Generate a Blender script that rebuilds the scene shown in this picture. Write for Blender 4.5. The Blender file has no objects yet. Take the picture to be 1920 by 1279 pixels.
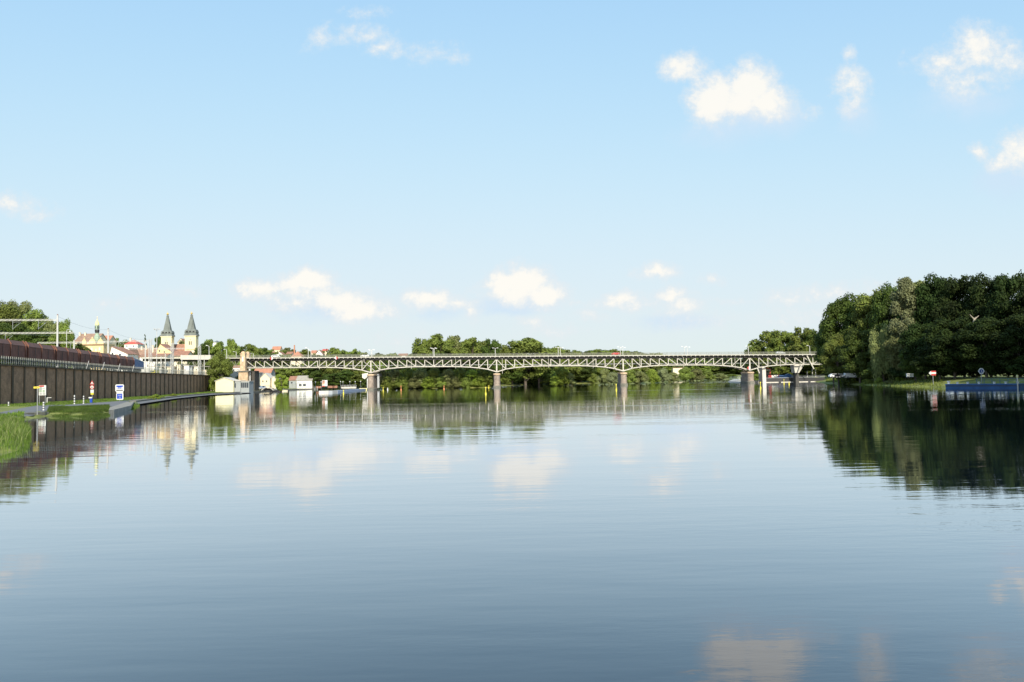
import bpy, math, random
import numpy as np
from mathutils import Matrix, Vector
from math import pi, sin, cos, radians as R

S = bpy.context.scene
COL = S.collection
rnd = random.Random(7)

# ------------------------------------------------------------------ camera
F, CH, PITCH, ROLL = 1500.0, 4.5, 0.0463, -0.018
cd = bpy.data.cameras.new("camera"); cam = bpy.data.objects.new("camera", cd); COL.objects.link(cam)
cd.sensor_width = 36.0; cd.lens = 36.0 * F / 1920; cd.clip_start = 0.5; cd.clip_end = 20000
MR = Matrix.Rotation(pi/2 + PITCH, 3, 'X') @ Matrix.Rotation(ROLL, 3, 'Z')
cam.matrix_world = Matrix.Translation((0, 0, CH)) @ MR.to_4x4()
S.camera = cam

def ray(px, py):
    return MR @ Vector(((px-960)/F, (639.5-py)/F, -1.0))
def P(px, py, Y):                      # point seen at (px,py) of the photo, at distance Y
    d = ray(px, py); t = Y/d.y
    return Vector((d.x*t, Y, CH + d.z*t))
def G(px, py, z=0.0):                  # point seen at (px,py) lying at height z
    d = ray(px, py); t = (z-CH)/d.z
    return Vector((d.x*t, d.y*t, z))
def hor(px):                           # horizon row at a column
    lo, hi = 600.0, 800.0
    for _ in range(30):
        m = (lo+hi)/2
        if ray(px, m).z > 0: lo = m
        else: hi = m
    return lo

# ------------------------------------------------------------------ light
SUN_EL, SUN_AZ = R(30), R(173)         # azimuth from +Y towards +X: almost straight behind the camera
sd_ = Vector((sin(SUN_AZ)*cos(SUN_EL), cos(SUN_AZ)*cos(SUN_EL), sin(SUN_EL)))
sl = bpy.data.lights.new("sun", 'SUN'); sl.energy = 4.8; sl.angle = R(0.5); sl.color = (1.0, 0.93, 0.80)
so = bpy.data.objects.new("sun", sl); COL.objects.link(so)
so.rotation_euler = sd_.to_track_quat('Z', 'Y').to_euler()
S.view_settings.view_transform = 'Standard'; S.view_settings.look = 'None'
S.view_settings.exposure = 0.35; S.view_settings.gamma = 1.0; S.view_settings.use_curve_mapping = False

W = bpy.data.worlds.new("World"); S.world = W; W.use_nodes = True
nt = W.node_tree; nt.nodes.clear()
def nn(t, tree=None, **kw):
    n = (tree or nt).nodes.new(t)
    for k, v in kw.items(): setattr(n, k, v)
    return n
def mth(op, a, b=None, c=None, tree=None, clamp=False):
    tr = tree or nt
    n = tr.nodes.new('ShaderNodeMath'); n.operation = op; n.use_clamp = clamp
    for i, v in enumerate((a, b, c)):
        if v is None: continue
        if isinstance(v, (int, float)): n.inputs[i].default_value = v
        else: tr.links.new(v, n.inputs[i])
    return n.outputs[0]
sky = nn('ShaderNodeTexSky'); sky.sky_type = 'NISHITA'; sky.sun_disc = False
sky.sun_elevation = SUN_EL; sky.sun_rotation = SUN_AZ; sky.air_density = 1.0; sky.dust_density = 0.5; sky.ozone_density = 3.0
tc = nn('ShaderNodeTexCoord'); sep = nn('ShaderNodeSeparateXYZ'); nt.links.new(tc.outputs['Generated'], sep.inputs[0])
yy = mth('MAXIMUM', sep.outputs[1], 0.05)
cu = mth('DIVIDE', sep.outputs[0], yy); cv = mth('DIVIDE', sep.outputs[2], yy)
comb = nn('ShaderNodeCombineXYZ'); nt.links.new(cu, comb.inputs[0]); nt.links.new(cv, comb.inputs[1])
def noise(vec, scale, detail, rough=0.55, tree=None):
    n = nn('ShaderNodeTexNoise', tree); n.inputs['Scale'].default_value = scale
    n.inputs['Detail'].default_value = detail; n.inputs['Roughness'].default_value = rough
    (tree or nt).links.new(vec, n.inputs['Vector']); return n
nA = noise(comb.outputs[0], 16, 8, 0.62); nB = noise(comb.outputs[0], 75, 8, 0.68)
wv = nn('ShaderNodeVectorMath'); wv.operation = 'MULTIPLY_ADD'
nt.links.new(nA.outputs['Color'], wv.inputs[0]); wv.inputs[1].default_value = (0.045, 0.034, 0); 
ofs = nn('ShaderNodeVectorMath'); ofs.operation = 'SUBTRACT'; nt.links.new(comb.outputs[0], ofs.inputs[0]); ofs.inputs[1].default_value = (0.0225, 0.017, 0)
nt.links.new(ofs.outputs[0], wv.inputs[2])
def lumps(lst):
    acc = None
    for (x, y, rx, ry, a) in lst:
        if y > 500: a += 0.12; rx *= 1.08
        d = ray(x, y); c = (d.x/d.y, d.z/d.y)
        s = nn('ShaderNodeVectorMath'); s.operation = 'SUBTRACT'; nt.links.new(wv.outputs[0], s.inputs[0]); s.inputs[1].default_value = (c[0], c[1], 0)
        m = nn('ShaderNodeVectorMath'); m.operation = 'MULTIPLY'; nt.links.new(s.outputs[0], m.inputs[0]); m.inputs[1].default_value = (F/(rx*1.40), F/(ry*1.40), 0)
        l = nn('ShaderNodeVectorMath'); l.operation = 'LENGTH'; nt.links.new(m.outputs[0], l.inputs[0])
        v = mth('MULTIPLY', mth('SUBTRACT', 1.35, l.outputs['Value']), a*0.85+0.17)
        acc = v if acc is None else mth('SMOOTH_MAX', acc, v, 0.22)
    return acc
LIT = [(1283,128,34,24,.8),(1268,122,18,12,.7),(1310,150,20,25,.5),(1345,185,45,42,1),(1330,205,28,25,.9),(1410,165,40,42,1.1),(1440,190,42,30,.9),(1385,195,50,26,.9),
 (1592,160,32,28,.75),(1600,190,22,24,.55),(1600,105,14,16,.3),(1833,95,55,38,.75),(1770,115,55,36,.6),(1880,120,60,28,.5),(1830,140,70,25,.45),(1805,165,40,20,.35),(1902,90,16,18,.5),
 (1905,285,36,32,.9),(1880,300,26,18,.6),(1836,286,18,16,.6),(1525,208,16,14,.3),
 (600,70,30,22,.35),(690,68,40,18,.42),(720,92,40,13,.38),(745,102,20,9,.3),(820,100,45,18,.3),(850,112,28,13,.35),(640,75,20,16,.25),(690,20,50,12,.2),
 (585,528,34,20,1.0),(545,532,50,18,.8),(495,536,42,18,.7),(575,550,60,22,.6),(555,572,35,14,.55),(640,565,46,25,.85),(675,582,48,22,.75),(722,590,36,14,.5),(610,560,50,24,.8),(470,536,34,12,.5),
 (810,562,36,18,.8),(850,572,38,14,.7),(880,585,16,20,.5),(800,555,20,12,.7),(985,528,36,28,1.1),(950,535,38,24,.95),(1020,552,34,24,1.0),(975,550,60,20,.8),
 (1232,514,34,13,.7),(1338,521,22,9,.35),(1175,562,32,14,.55),(1150,568,40,10,.45),(1258,556,30,16,.65),(1275,575,45,20,.5),(1215,570,40,16,.4),(1100,592,30,12,.4),(1000,606,30,14,.35),(1075,570,22,8,.35),
 (1380,565,30,7,.3),(1040,625,60,12,.2),(1560,548,60,18,.45),(1490,560,60,18,.3),(1640,545,60,16,.4),(1500,590,90,30,.22),(1330,600,120,20,.15),
 (30,385,48,16,.4),(75,398,36,14,.38),(15,372,30,14,.35),(350,553,36,10,.2),(240,570,50,14,.15),(740,640,90,25,.12)]
SHD = [(1420,220,75,30,.6),(1360,245,60,25,.4),(1610,215,30,28,.35),(1900,335,50,30,.5),(960,572,55,15,.6),(1270,606,55,12,.4),(600,580,55,18,.4),(1820,190,80,26,.25),(830,590,40,12,.25)]
def ss(v, a, b):
    n = nn('ShaderNodeMapRange'); n.interpolation_type = 'SMOOTHSTEP'; nt.links.new(v, n.inputs[0])
    n.inputs[1].default_value = a; n.inputs[2].default_value = b; return n.outputs[0]
nz = mth('MULTIPLY_ADD', nA.outputs['Fac'], 0.9, -0.45); nz2 = mth('MULTIPLY_ADD', nB.outputs['Fac'], 0.9, -0.45)
fl = lumps(LIT); fs = lumps(SHD)
gate = ss(fl, 0.0, 0.25)
fl2 = mth('MULTIPLY_ADD', mth('ADD', nz, nz2), 1.4, fl)
alit = mth('MULTIPLY', ss(fl2, 0.06, 1.02), gate)
ashd = mth('MULTIPLY', ss(mth('ADD', fs, nz), 0.0, 0.8), 0.8)
front = ss(sep.outputs[1], 0.05, 0.15); up = ss(cv, 0.0, 0.02)
alit = mth('MULTIPLY', mth('MULTIPLY', alit, front), up); ashd = mth('MULTIPLY', mth('MULTIPLY', ashd, front), up)
hs = nn('ShaderNodeHueSaturation'); hs.inputs['Saturation'].default_value = 1.0; hs.inputs['Value'].default_value = 1.0
nt.links.new(sky.outputs[0], hs.inputs['Color'])
def vmix(fac, a, bcol):
    m = nn('ShaderNodeMix', data_type='RGBA'); nt.links.new(fac, m.inputs['Factor']); nt.links.new(a, m.inputs['A'])
    if isinstance(bcol, tuple): m.inputs['B'].default_value = bcol
    else: nt.links.new(bcol, m.inputs['B'])
    return m.outputs['Result']
SKYK = 0.12
K = 1.0/SKYK
# the camera's soft highlight roll-off of the bright sky, per channel
sc_ = nn('ShaderNodeSeparateColor'); nt.links.new(hs.outputs[0], sc_.inputs[0]); cmb = nn('ShaderNodeCombineColor')
for ch, (m_, s_) in enumerate(((0.77, 0.25), (0.86, 0.222), (0.98, 0.19))):
    v = mth('MULTIPLY', sc_.outputs[ch], -SKYK*1.27/s_); v = mth('POWER', 2.71828, v); v = mth('MULTIPLY_ADD', v, -m_*K/1.27, m_*K/1.27)
    if ch == 2: v = mth('MULTIPLY', v, mth('MULTIPLY_ADD', mth('POWER', 2.71828, mth('MULTIPLY', mth('MAXIMUM', sep.outputs[2], 0.0), -9.0)), -0.16, 1.0))
    nt.links.new(v, cmb.inputs[ch])
c1 = vmix(ashd, cmb.outputs[0], (0.50*K, 0.62*K, 0.74*K, 1))
thick = ss(fl2, 0.45, 1.15)
cc = nn('ShaderNodeMix', data_type='RGBA'); nt.links.new(thick, cc.inputs['Factor'])
cc.inputs['A'].default_value = (0.63*K, 0.665*K, 0.69*K, 1); cc.inputs['B'].default_value = (0.80*K, 0.77*K, 0.71*K, 1)
c2 = vmix(mth('MULTIPLY', alit, 0.92), c1, cc.outputs['Result'])
bg = nn('ShaderNodeBackground'); bg.inputs['Strength'].default_value = SKYK; nt.links.new(c2, bg.inputs['Color'])
wo = nn('ShaderNodeOutputWorld'); nt.links.new(bg.outputs[0], wo.inputs[0])

# ------------------------------------------------------------------ materials
MATS = {}
def mat(name, col, rough=0.7, metal=0.0, var=0.25, scale=1.0, stretch=(1, 1, 1), col2=None, bump=0.0, spec=0.5, leaf=False):
    if name in MATS: return MATS[name]
    m = bpy.data.materials.new(name); m.use_nodes = True; t = m.node_tree
    b = t.nodes['Principled BSDF']; b.inputs['Roughness'].default_value = rough; b.inputs['Metallic'].default_value = metal
    b.inputs['Specular IOR Level'].default_value = spec
    tcn = t.nodes.new('ShaderNodeTexCoord'); mp = t.nodes.new('ShaderNodeMapping'); mp.inputs['Scale'].default_value = stretch
    t.links.new(tcn.outputs['Object'], mp.inputs[0])
    n = noise(mp.outputs[0], scale, 6, 0.65, t)
    rr = t.nodes.new('ShaderNodeMapRange'); rr.inputs[1].default_value = 0.3; rr.inputs[2].default_value = 0.7; t.links.new(n.outputs['Fac'], rr.inputs[0])
    mx = t.nodes.new('ShaderNodeMix'); mx.data_type = 'RGBA'; t.links.new(rr.outputs[0], mx.inputs['Factor'])
    a = tuple(c*(1-var) for c in col); bb = col2 if col2 else tuple(min(1, c*(1+var)) for c in col)
    mx.inputs['A'].default_value = (*a, 1); mx.inputs['B'].default_value = (*bb, 1)
    out = mx.outputs['Result']
    if leaf:
        oi = t.nodes.new('ShaderNodeObjectInfo'); h = t.nodes.new('ShaderNodeHueSaturation')
        t.links.new(mth('MULTIPLY_ADD', oi.outputs['Random'], 0.022, 0.487, tree=t), h.inputs['Hue'])
        t.links.new(mth('MULTIPLY_ADD', oi.outputs['Random'], 0.5, 0.75, tree=t), h.inputs['Value'])
        t.links.new(out, h.inputs['Color']); out = h.outputs[0]
        tr = t.nodes.new('ShaderNodeBsdfTranslucent'); t.links.new(out, tr.inputs[0])
        ms = t.nodes.new('ShaderNodeMixShader'); ms.inputs[0].default_value = 0.22
        t.links.new(b.outputs[0], ms.inputs[1]); t.links.new(tr.outputs[0], ms.inputs[2])
        t.links.new(ms.outputs[0], t.nodes['Material Output'].inputs[0])
    t.links.new(out, b.inputs['Base Color'])
    if bump:
        bp = t.nodes.new('ShaderNodeBump'); bp.inputs['Strength'].default_value = bump; bp.inputs['Distance'].default_value = 0.1
        t.links.new(n.outputs['Fac'], bp.inputs['Height']); t.links.new(bp.outputs[0], b.inputs['Normal'])
    MATS[name] = m; return m
def brickmat(name, c1, c2, mortar, scale, bw=0.5, rh=0.25):
    m = bpy.data.materials.new(name); m.use_nodes = True; t = m.node_tree; b = t.nodes['Principled BSDF']; b.inputs['Roughness'].default_value = 0.9
    tcn = t.nodes.new('ShaderNodeTexCoord'); sp = t.nodes.new('ShaderNodeSeparateXYZ'); t.links.new(tcn.outputs['Object'], sp.inputs[0])
    cb = t.nodes.new('ShaderNodeCombineXYZ'); t.links.new(mth('ADD', sp.outputs[0], sp.outputs[1], tree=t), cb.inputs[0]); t.links.new(sp.outputs[2], cb.inputs[1])
    br = t.nodes.new('ShaderNodeTexBrick'); t.links.new(cb.outputs[0], br.inputs['Vector']); br.inputs['Scale'].default_value = scale
    br.inputs['Brick Width'].default_value = bw; br.inputs['Row Height'].default_value = rh; br.inputs['Mortar Size'].default_value = 0.03
    br.inputs['Color1'].default_value = (*c1, 1); br.inputs['Color2'].default_value = (*c2, 1); br.inputs['Mortar'].default_value = (*mortar, 1)
    n = noise(tcn.outputs['Object'], 0.7, 5, 0.6, t); mx = t.nodes.new('ShaderNodeMix'); mx.data_type = 'RGBA'; mx.blend_type = 'MULTIPLY'; mx.inputs['Factor'].default_value = 0.6
    t.links.new(br.outputs['Color'], mx.inputs['A']); t.links.new(n.outputs['Color'], mx.inputs['B'])
    cr = t.nodes.new('ShaderNodeMapRange'); t.links.new(n.outputs['Fac'], cr.inputs[0]); cr.inputs[1].default_value = .3; cr.inputs[2].default_value = .7; cr.inputs[3].default_value = .42; cr.inputs[4].default_value = 1.4
    t.links.new(cr.outputs[0], mx.inputs['B']); t.links.new(mx.outputs['Result'], b.inputs['Base Color'])
    MATS[name] = m; return m

M = dict(
 steel=mat('painted_steel', (0.47, 0.44, 0.375), 0.55, var=0.28, scale=1.3, bump=0.1),
 deck=mat('deck_concrete', (0.42, 0.40, 0.34), 0.85, var=0.2, scale=0.6),
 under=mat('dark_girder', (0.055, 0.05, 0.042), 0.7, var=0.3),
 shadesteel=mat('shaded_steel', (0.22, 0.20, 0.165), 0.7, var=0.25, scale=.9),  # bridge steel darkened: shade of rear and approach trusses put into the colour
 landing=mat('landing_stone', (0.26, 0.24, 0.20), .95, var=.3, scale=1.0, bump=.5),
 rail=mat('railing_paint', (0.22, 0.22, 0.17), 0.6, var=0.15),
 conc=mat('pale_concrete', (0.55, 0.51, 0.44), 0.9, var=0.15, scale=0.5),
 quay=mat('quay_stone', (0.16, 0.15, 0.12), 0.95, var=0.45, scale=1.2, bump=0.6),
 path=mat('path_asphalt', (0.15, 0.15, 0.15), 0.95, var=0.2, scale=0.4),
 white=mat('white_paint', (0.62, 0.62, 0.60), 0.5, var=0.06),
 black=mat('black_paint', (0.02, 0.02, 0.022), 0.5),
 red=mat('red_paint', (0.42, 0.04, 0.035), 0.45, var=0.08),
 blue=mat('sign_blue', (0.015, 0.06, 0.42), 0.4, var=0.05),
 pblue=mat('pontoon_blue', (0.015, 0.075, 0.21), 0.5, var=0.3, scale=0.6),
 yellow=mat('buoy_yellow', (0.68, 0.58, 0.06), 0.45, var=0.08),
 orange=mat('orange_paint', (0.55, 0.22, 0.08), 0.5, var=0.1),
 glass=mat('window_glass', (0.04, 0.05, 0.06), 0.12, var=0.2),
 grey=mat('grey_metal', (0.33, 0.34, 0.34), 0.45, metal=0.4, var=0.15),
 cgrey=mat('mast_concrete', (0.52, 0.51, 0.48), 0.85, var=0.1),
 fence=mat('fence_metal', (0.30, 0.31, 0.27), 0.7, var=.25, scale=.5),
 rust=mat('wagon_brown', (0.14, 0.050, 0.030), 0.75, var=0.35, scale=0.7, bump=0.2),
 rustroof=mat('wagon_roof', (0.14, 0.066, 0.046), 0.7, var=0.25, scale=0.5),
 rib=mat('wagon_rib', (0.16, 0.06, 0.035), 0.7, var=0.25),
 locob=mat('wagon_blue', (0.05, 0.12, 0.26), 0.5, var=0.15),
 bark=mat('bark', (0.10, 0.08, 0.06), 0.95, var=0.35, scale=2, stretch=(1, 1, .3), bump=0.5),
 palebark=mat('pale_bark', (0.34, 0.29, 0.22), 0.95, var=0.3, scale=2),
 ywall=mat('yellow_plaster', (0.70, 0.55, 0.30), 0.9, var=0.10, scale=0.3),
 church=mat('church_plaster', (0.74, 0.64, 0.40), 0.9, var=0.10, scale=0.3),
 cream=mat('cream_plaster', (0.74, 0.64, 0.46), 0.9, var=0.08, scale=0.3),
 hallw=mat('pale_yellow_plaster', (0.70, 0.65, 0.42), 0.9, var=.05, scale=.3),
 wwall=mat('white_plaster', (0.74, 0.72, 0.67), 0.9, var=0.07, scale=0.3),
 gwall=mat('grey_plaster', (0.30, 0.32, 0.31), 0.9, var=0.12, scale=0.3),
 tile=mat('red_tile', (0.31, 0.155, 0.10), 0.85, var=0.3, scale=0.8, bump=0.4),
 btile=mat('brown_tile', (0.30, 0.19, 0.13), 0.85, var=0.25, scale=0.8, bump=0.4),
 rtile=mat('bright_red_roof', (0.50, 0.10, 0.07), 0.7, var=0.2, scale=0.8),
 otile=mat('orange_tile', (0.44, 0.20, 0.12), 0.8, var=0.2, scale=0.8),
 groof=mat('grey_roof', (0.34, 0.31, 0.26), 0.85, var=0.2, scale=0.8),
 slate=mat('spire_slate', (0.15, 0.165, 0.15), 0.75, var=0.4, scale=0.5, stretch=(1, 1, .35)),
 gold=mat('gilded_finial', (0.9, 0.62, 0.22), 0.35, metal=0.6, var=0.05),
 patina=mat('copper_patina', (0.30, 0.38, 0.28), 0.7, var=0.2),
 pyel=mat('pale_yellow_paint', (0.72, 0.66, 0.30), 0.6, var=0.1),
 skin=mat('skin', (0.55, 0.36, 0.27), 0.6, var=0.05), cloth=mat('dark_clothes', (0.06, 0.07, 0.10), 0.9),
 stone=brickmat('pier_stone', (0.34, 0.27, 0.21), (0.27, 0.215, 0.17), (0.16, 0.14, 0.12), 1.0, 0.9, 0.5),
 tstone=brickmat('tower_stone', (0.66, 0.48, 0.30), (0.56, 0.41, 0.26), (0.24, 0.18, 0.13), 1.0, 1.0, 0.45),
 brick=brickmat('wall_brick', (0.38, 0.215, 0.125), (0.27, 0.155, 0.09), (0.15, 0.11, 0.075), 2.2),
 brickd=mat('wall_pilaster', (0.085, 0.060, 0.038), 0.95, var=0.4, scale=0.6, stretch=(1, 1, .3), bump=0.3),
)
LEAF = dict(
 dark=mat('foliage_dark', (0.060, 0.092, 0.014), 0.65, var=0.5, scale=0.35, leaf=True, spec=0.25),
 mid=mat('foliage_mid', (0.160, 0.205, 0.038), 0.65, var=0.55, scale=0.35, leaf=True, spec=0.25),
 olive=mat('foliage_olive', (0.185, 0.205, 0.070), 0.7, var=0.38, scale=0.35, leaf=True, spec=0.25),
 bright=mat('foliage_bright', (0.20, 0.270, 0.035), 0.6, var=0.38, scale=0.4, leaf=True, spec=0.25),
 silver=mat('foliage_silver', (0.20, 0.225, 0.10), 0.6, var=0.35, scale=0.4, leaf=True, spec=0.25),
 shadowed=mat('foliage_shadowed', (0.026, 0.042, 0.009), 0.7, var=0.5, scale=0.3, leaf=True, spec=0.15),  # shade of the right bank wood put into the leaf colour
 grass=mat('foliage_grass', (0.095, 0.150, 0.020), 0.7, var=0.65, scale=0.45, leaf=True, spec=0.2),
)

# ------------------------------------------------------------------ object helpers
def tag(o, label=None, cat=None, group=None, kind=None):
    if label: o['label'] = label
    if cat: o['category'] = cat
    if group: o['group'] = group
    if kind: o['kind'] = kind
    return o
def org(o):
    v = Vector((0, 0, 0))
    while o is not None: v += o.location; o = o.parent
    return v
def thing(name, loc, label, cat, group=None, rz=0):
    o = bpy.data.objects.new(name, None); COL.objects.link(o); o.location = loc; o.rotation_euler = (0, 0, rz)
    o.empty_display_size = 0.5
    return tag(o, label, cat, group)
def copy_tree(o, parent=None):
    c = o.copy(); COL.objects.link(c); c.parent = parent
    for ch in o.children: copy_tree(ch, c)
    return c
class MB:
    def __init__(s): s.v = []; s.f = []; s.m = []; s.cur = 0
    def add(s, vs, fs):
        b = len(s.v); s.v += [tuple(v) for v in vs]
        for f in fs: s.f.append([b+i for i in f]); s.m.append(s.cur)
        return s
    def hexa(s, p):     # 8 pts: 4 bottom ccw, 4 top
        return s.add(p, [(3, 2, 1, 0), (4, 5, 6, 7), (0, 1, 5, 4), (1, 2, 6, 5), (2, 3, 7, 6), (3, 0, 4, 7)])
    def box(s, c, d, rz=0, taper=1.0):
        cx, cy, cz = c; x, y, z = d[0]/2, d[1]/2, d[2]/2; ca, sa = cos(rz), sin(rz); p = []
        for zz, k in ((-z, 1), (z, taper)):
            for ax, ay in ((-x, -y), (x, -y), (x, y), (-x, y)):
                ax *= k; ay *= k; p.append((cx+ax*ca-ay*sa, cy+ax*sa+ay*ca, cz+zz))
        return s.hexa(p)
    def bar(s, a, b, w, h=None, up=Vector((0, 1, 0))):   # w across, h along 'up'
        a, b = Vector(a), Vector(b); h = h or w; d = (b-a).normalized()
        if abs(d.dot(up)) > .95: up = Vector((0, 0, 1))
        x = d.cross(up).normalized()*w/2; y = x.normalized().cross(d).normalized()*h/2
        return s.hexa([a-x-y, a+x-y, a+x+y, a-x+y, b-x-y, b+x-y, b+x+y, b-x+y])
    def tube(s, a, b, r, r2=None, n=8):
        a, b = Vector(a), Vector(b); r2 = r if r2 is None else r2; d = (b-a).normalized()
        up = Vector((0, 0, 1)) if abs(d.z) < .9 else Vector((1, 0, 0))
        x = d.cross(up).normalized(); y = x.cross(d); vs = []
        for c, rr in ((a, r), (b, r2)):
            for i in range(n): t = 2*pi*i/n; vs.append(c+x*cos(t)*rr+y*sin(t)*rr)
        return s.add(vs, [(i, (i+1) % n, n+(i+1) % n, n+i) for i in range(n)]+[tuple(range(n))[::-1], tuple(range(n, 2*n))])
    def lathe(s, c, prof, n=12, rz=0, sx=1, sy=1):
        c = Vector(c); vs = []
        for r, z in prof:
            for i in range(n): t = 2*pi*i/n+rz; vs.append((c.x+cos(t)*r*sx, c.y+sin(t)*r*sy, c.z+z))
        fs = []
        for k in range(len(prof)-1):
            for i in range(n): j = (i+1) % n; fs.append((k*n+i, k*n+j, (k+1)*n+j, (k+1)*n+i))
        fs.append(tuple(range(n))[::-1]); fs.append(tuple(range((len(prof)-1)*n, len(prof)*n)))
        return s.add(vs, fs)
    def prism(s, poly, d):            # poly of 3d points extruded by vector d
        n = len(poly); d = Vector(d); a = [Vector(p) for p in poly]
        return s.add(a+[p+d for p in a], [tuple(range(n))[::-1], tuple(range(n, 2*n))]+[(i, (i+1) % n, n+(i+1) % n, n+i) for i in range(n)])
    def ball(s, c, r, n=8, sz=1.0):
        return s.lathe(c, [(max(.001, r*sin(pi*k/6)), -r*sz*cos(pi*k/6)) for k in range(7)], n)
    def build(s, name, m, parent=None, loc=None, smooth=False):
        o0 = org(parent) if parent else Vector(loc if loc is not None else (0, 0, 0))
        me = bpy.data.meshes.new(name); me.from_pydata([(x-o0.x, y-o0.y, z-o0.z) for x, y, z in s.v], [], s.f)
        for q in (m if isinstance(m, (list, tuple)) else [m]): me.materials.append(q)
        if any(s.m): me.polygons.foreach_set('material_index', s.m)
        if smooth: me.polygons.foreach_set('use_smooth', [True]*len(s.f))
        me.update(); o = bpy.data.objects.new(name, me); COL.objects.link(o)
        if parent: o.parent = parent
        else: o.location = o0
        return o
ORD = ['first','second','third','fourth','fifth','sixth','seventh','eighth','ninth','tenth','eleventh','twelfth','thirteenth','fourteenth','fifteenth','sixteenth','seventeenth','eighteenth','nineteenth','twentieth','twenty-first','twenty-second','twenty-third','twenty-fourth','twenty-fifth','twenty-sixth','twenty-seventh','twenty-eighth','twenty-ninth','thirtieth']
def textpart(txt, size, loc, m, parent, name='lettering'):
    cu_ = bpy.data.curves.new(name, 'FONT'); cu_.body = txt; cu_.size = size; cu_.extrude = 0.01; cu_.align_x = 'CENTER'; cu_.align_y = 'CENTER'
    t = bpy.data.objects.new('tmp', cu_); me = bpy.data.meshes.new_from_object(t); bpy.data.objects.remove(t)
    me.materials.clear(); me.materials.append(m); o = bpy.data.objects.new(name, me); COL.objects.link(o)
    o.parent = parent; o.location = Vector(loc)-org(parent); o.rotation_euler = (pi/2, 0, 0); return o

# ------------------------------------------------------------------ setting: terrain, water
def sstep(a, b, x): t = np.clip((x-a)/(b-a), 0, 1); return t*t*(3-2*t)
g2 = lambda px, py: tuple(G(px, py)[:2])
LEFT = [(-42, -80), (-37, 30), g2(0, 850), g2(30, 846), g2(52, 834), g2(57, 815), g2(50, 800), g2(22, 792), g2(90, 780.5), g2(150, 781), g2(203, 780), g2(245, 769), g2(262, 760.5), g2(255, 756),
        g2(300, 750), g2(345, 744.5), g2(392, 740.3), g2(430, 738.5), g2(470, 736.2), g2(520, 733.2), g2(560, 731.2), g2(600, 729.8), g2(690, 728.4), g2(712, 730), g2(800, 728.6), g2(925, 726.6), g2(945, 723.2),
        g2(1030, 720.2), g2(1120, 718.8), g2(1150, 720), g2(1200, 718.8), g2(1270, 715.6), g2(1340, 712.2), g2(1382, 710.6), (310, 800), (620, 960)]
RIGHT = [(700, 800), (260, 690), g2(1402, 711.0), g2(1392, 713.5), g2(1372, 715.2), (150, 440), (151, 402), g2(1545, 718.6), g2(1565, 719.8), g2(1640, 722.6), g2(1700, 724.4), g2(1768, 726.2),
         g2(1820, 726.6), g2(1918, 727.2), (112, 150), (92, 60), (85, -80)]
RIV = np.array(LEFT+RIGHT)
def river_sd(X, Y):
    X = np.asarray(X, float); Y = np.asarray(Y, float); d = np.full(X.shape, 1e9); ins = np.zeros(X.shape, bool)
    n = len(RIV)
    for i in range(n):
        x0, y0 = RIV[i]; x1, y1 = RIV[(i+1) % n]; ex, ey = x1-x0, y1-y0
        t = np.clip(((X-x0)*ex+(Y-y0)*ey)/(ex*ex+ey*ey+1e-9), 0, 1)
        if not (i == len(LEFT)-1 or i == n-1): d = np.minimum(d, np.hypot(X-x0-t*ex, Y-y0-t*ey))
        c = ((y0 > Y) != (y1 > Y)) & (X < (x1-x0)*(Y-y0)/(y1-y0+1e-12)+x0); ins ^= c
    return np.where(ins, -d, d)
WA, WB = G(0, 757, 1.1), G(392, 733, 1.1)          # foot of the railway retaining wall
UW = Vector((WB.x-WA.x, WB.y-WA.y, 0)).normalized(); NW = Vector((UW.y, -UW.x, 0)); ANG = math.atan2(UW.y, UW.x); LW = (Vector((WB.x, WB.y, 0))-Vector((WA.x, WA.y, 0))).length
def Wp(s, off=0, z=0): p = WA+UW*s+NW*off; return Vector((p.x, p.y, z))
def s_of(px, off=0, z=5):                            # arc length on the wall line seen in a column
    lo, hi = -60.0, 600.0
    for _ in range(40):
        m = (lo+hi)/2; p = Wp(m, off, z); q = MR.transposed() @ (p-Vector((0, 0, CH))); x = 960+F*q.x/-q.z
        if x < px: lo = m
        else: hi = m
    return lo
def topz(s): return float(np.interp(s, [s_of(0), s_of(252), LW], [9.35, 8.65, 8.35]))
def height(X, Y):
    X = np.asarray(X, float); Y = np.asarray(Y, float); sd = river_sd(X, Y)
    left = (X < -55) & (Y < 480) & (Y > 100); right = X > 60+0*Y
    zl = np.minimum(0.50, (sd-1.5)*1.2)+np.clip(sd, 0, 30)*0.018
    zr = np.minimum(0.35, sd*0.30)+1.9*sstep(1, 16, sd)
    zm = np.minimum(0.5, sd*0.35)+np.clip(sd, 0, 60)*0.02
    z = np.where(left, zl, np.where(right & (Y < 480), zr, zm))
    off = (X-WA.x)*NW.x+(Y-WA.y)*NW.y; ss_ = (X-WA.x)*UW.x+(Y-WA.y)*UW.y
    plat = sstep(-2.5, -14, off)*sstep(LW+50, LW-3, ss_)*sstep(-150, -60, ss_)*8.2
    r = X/np.maximum(Y, 1)
    hill = sstep(-0.12, -0.34, r)*(26*sstep(500, 760, Y)+10*sstep(800, 1300, Y))
    far = 18*sstep(900, 2200, Y)*sstep(-0.05, 0.12, r)
    z = np.where(sd > 0, np.maximum(z, np.where(sd > 2, plat, 0))+np.where(sd > 2, hill+far, 0), np.maximum(sd*0.4, -2.5))
    return z
def hgt(x, y): return float(height(np.array([x]), np.array([y]))[0])
xs = np.concatenate([np.arange(-6000, -600, 600), np.arange(-600, -160, 10), np.arange(-160, -30, 1.6), np.arange(-30, 90, 5), np.arange(90, 170, 2), np.arange(170, 700, 12), np.arange(700, 7000, 600)])
ys = np.concatenate([np.arange(-300, 44, 12), np.arange(44, 430, 1.8), np.arange(430, 1400, 11), np.arange(1400, 9000, 500)])
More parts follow.
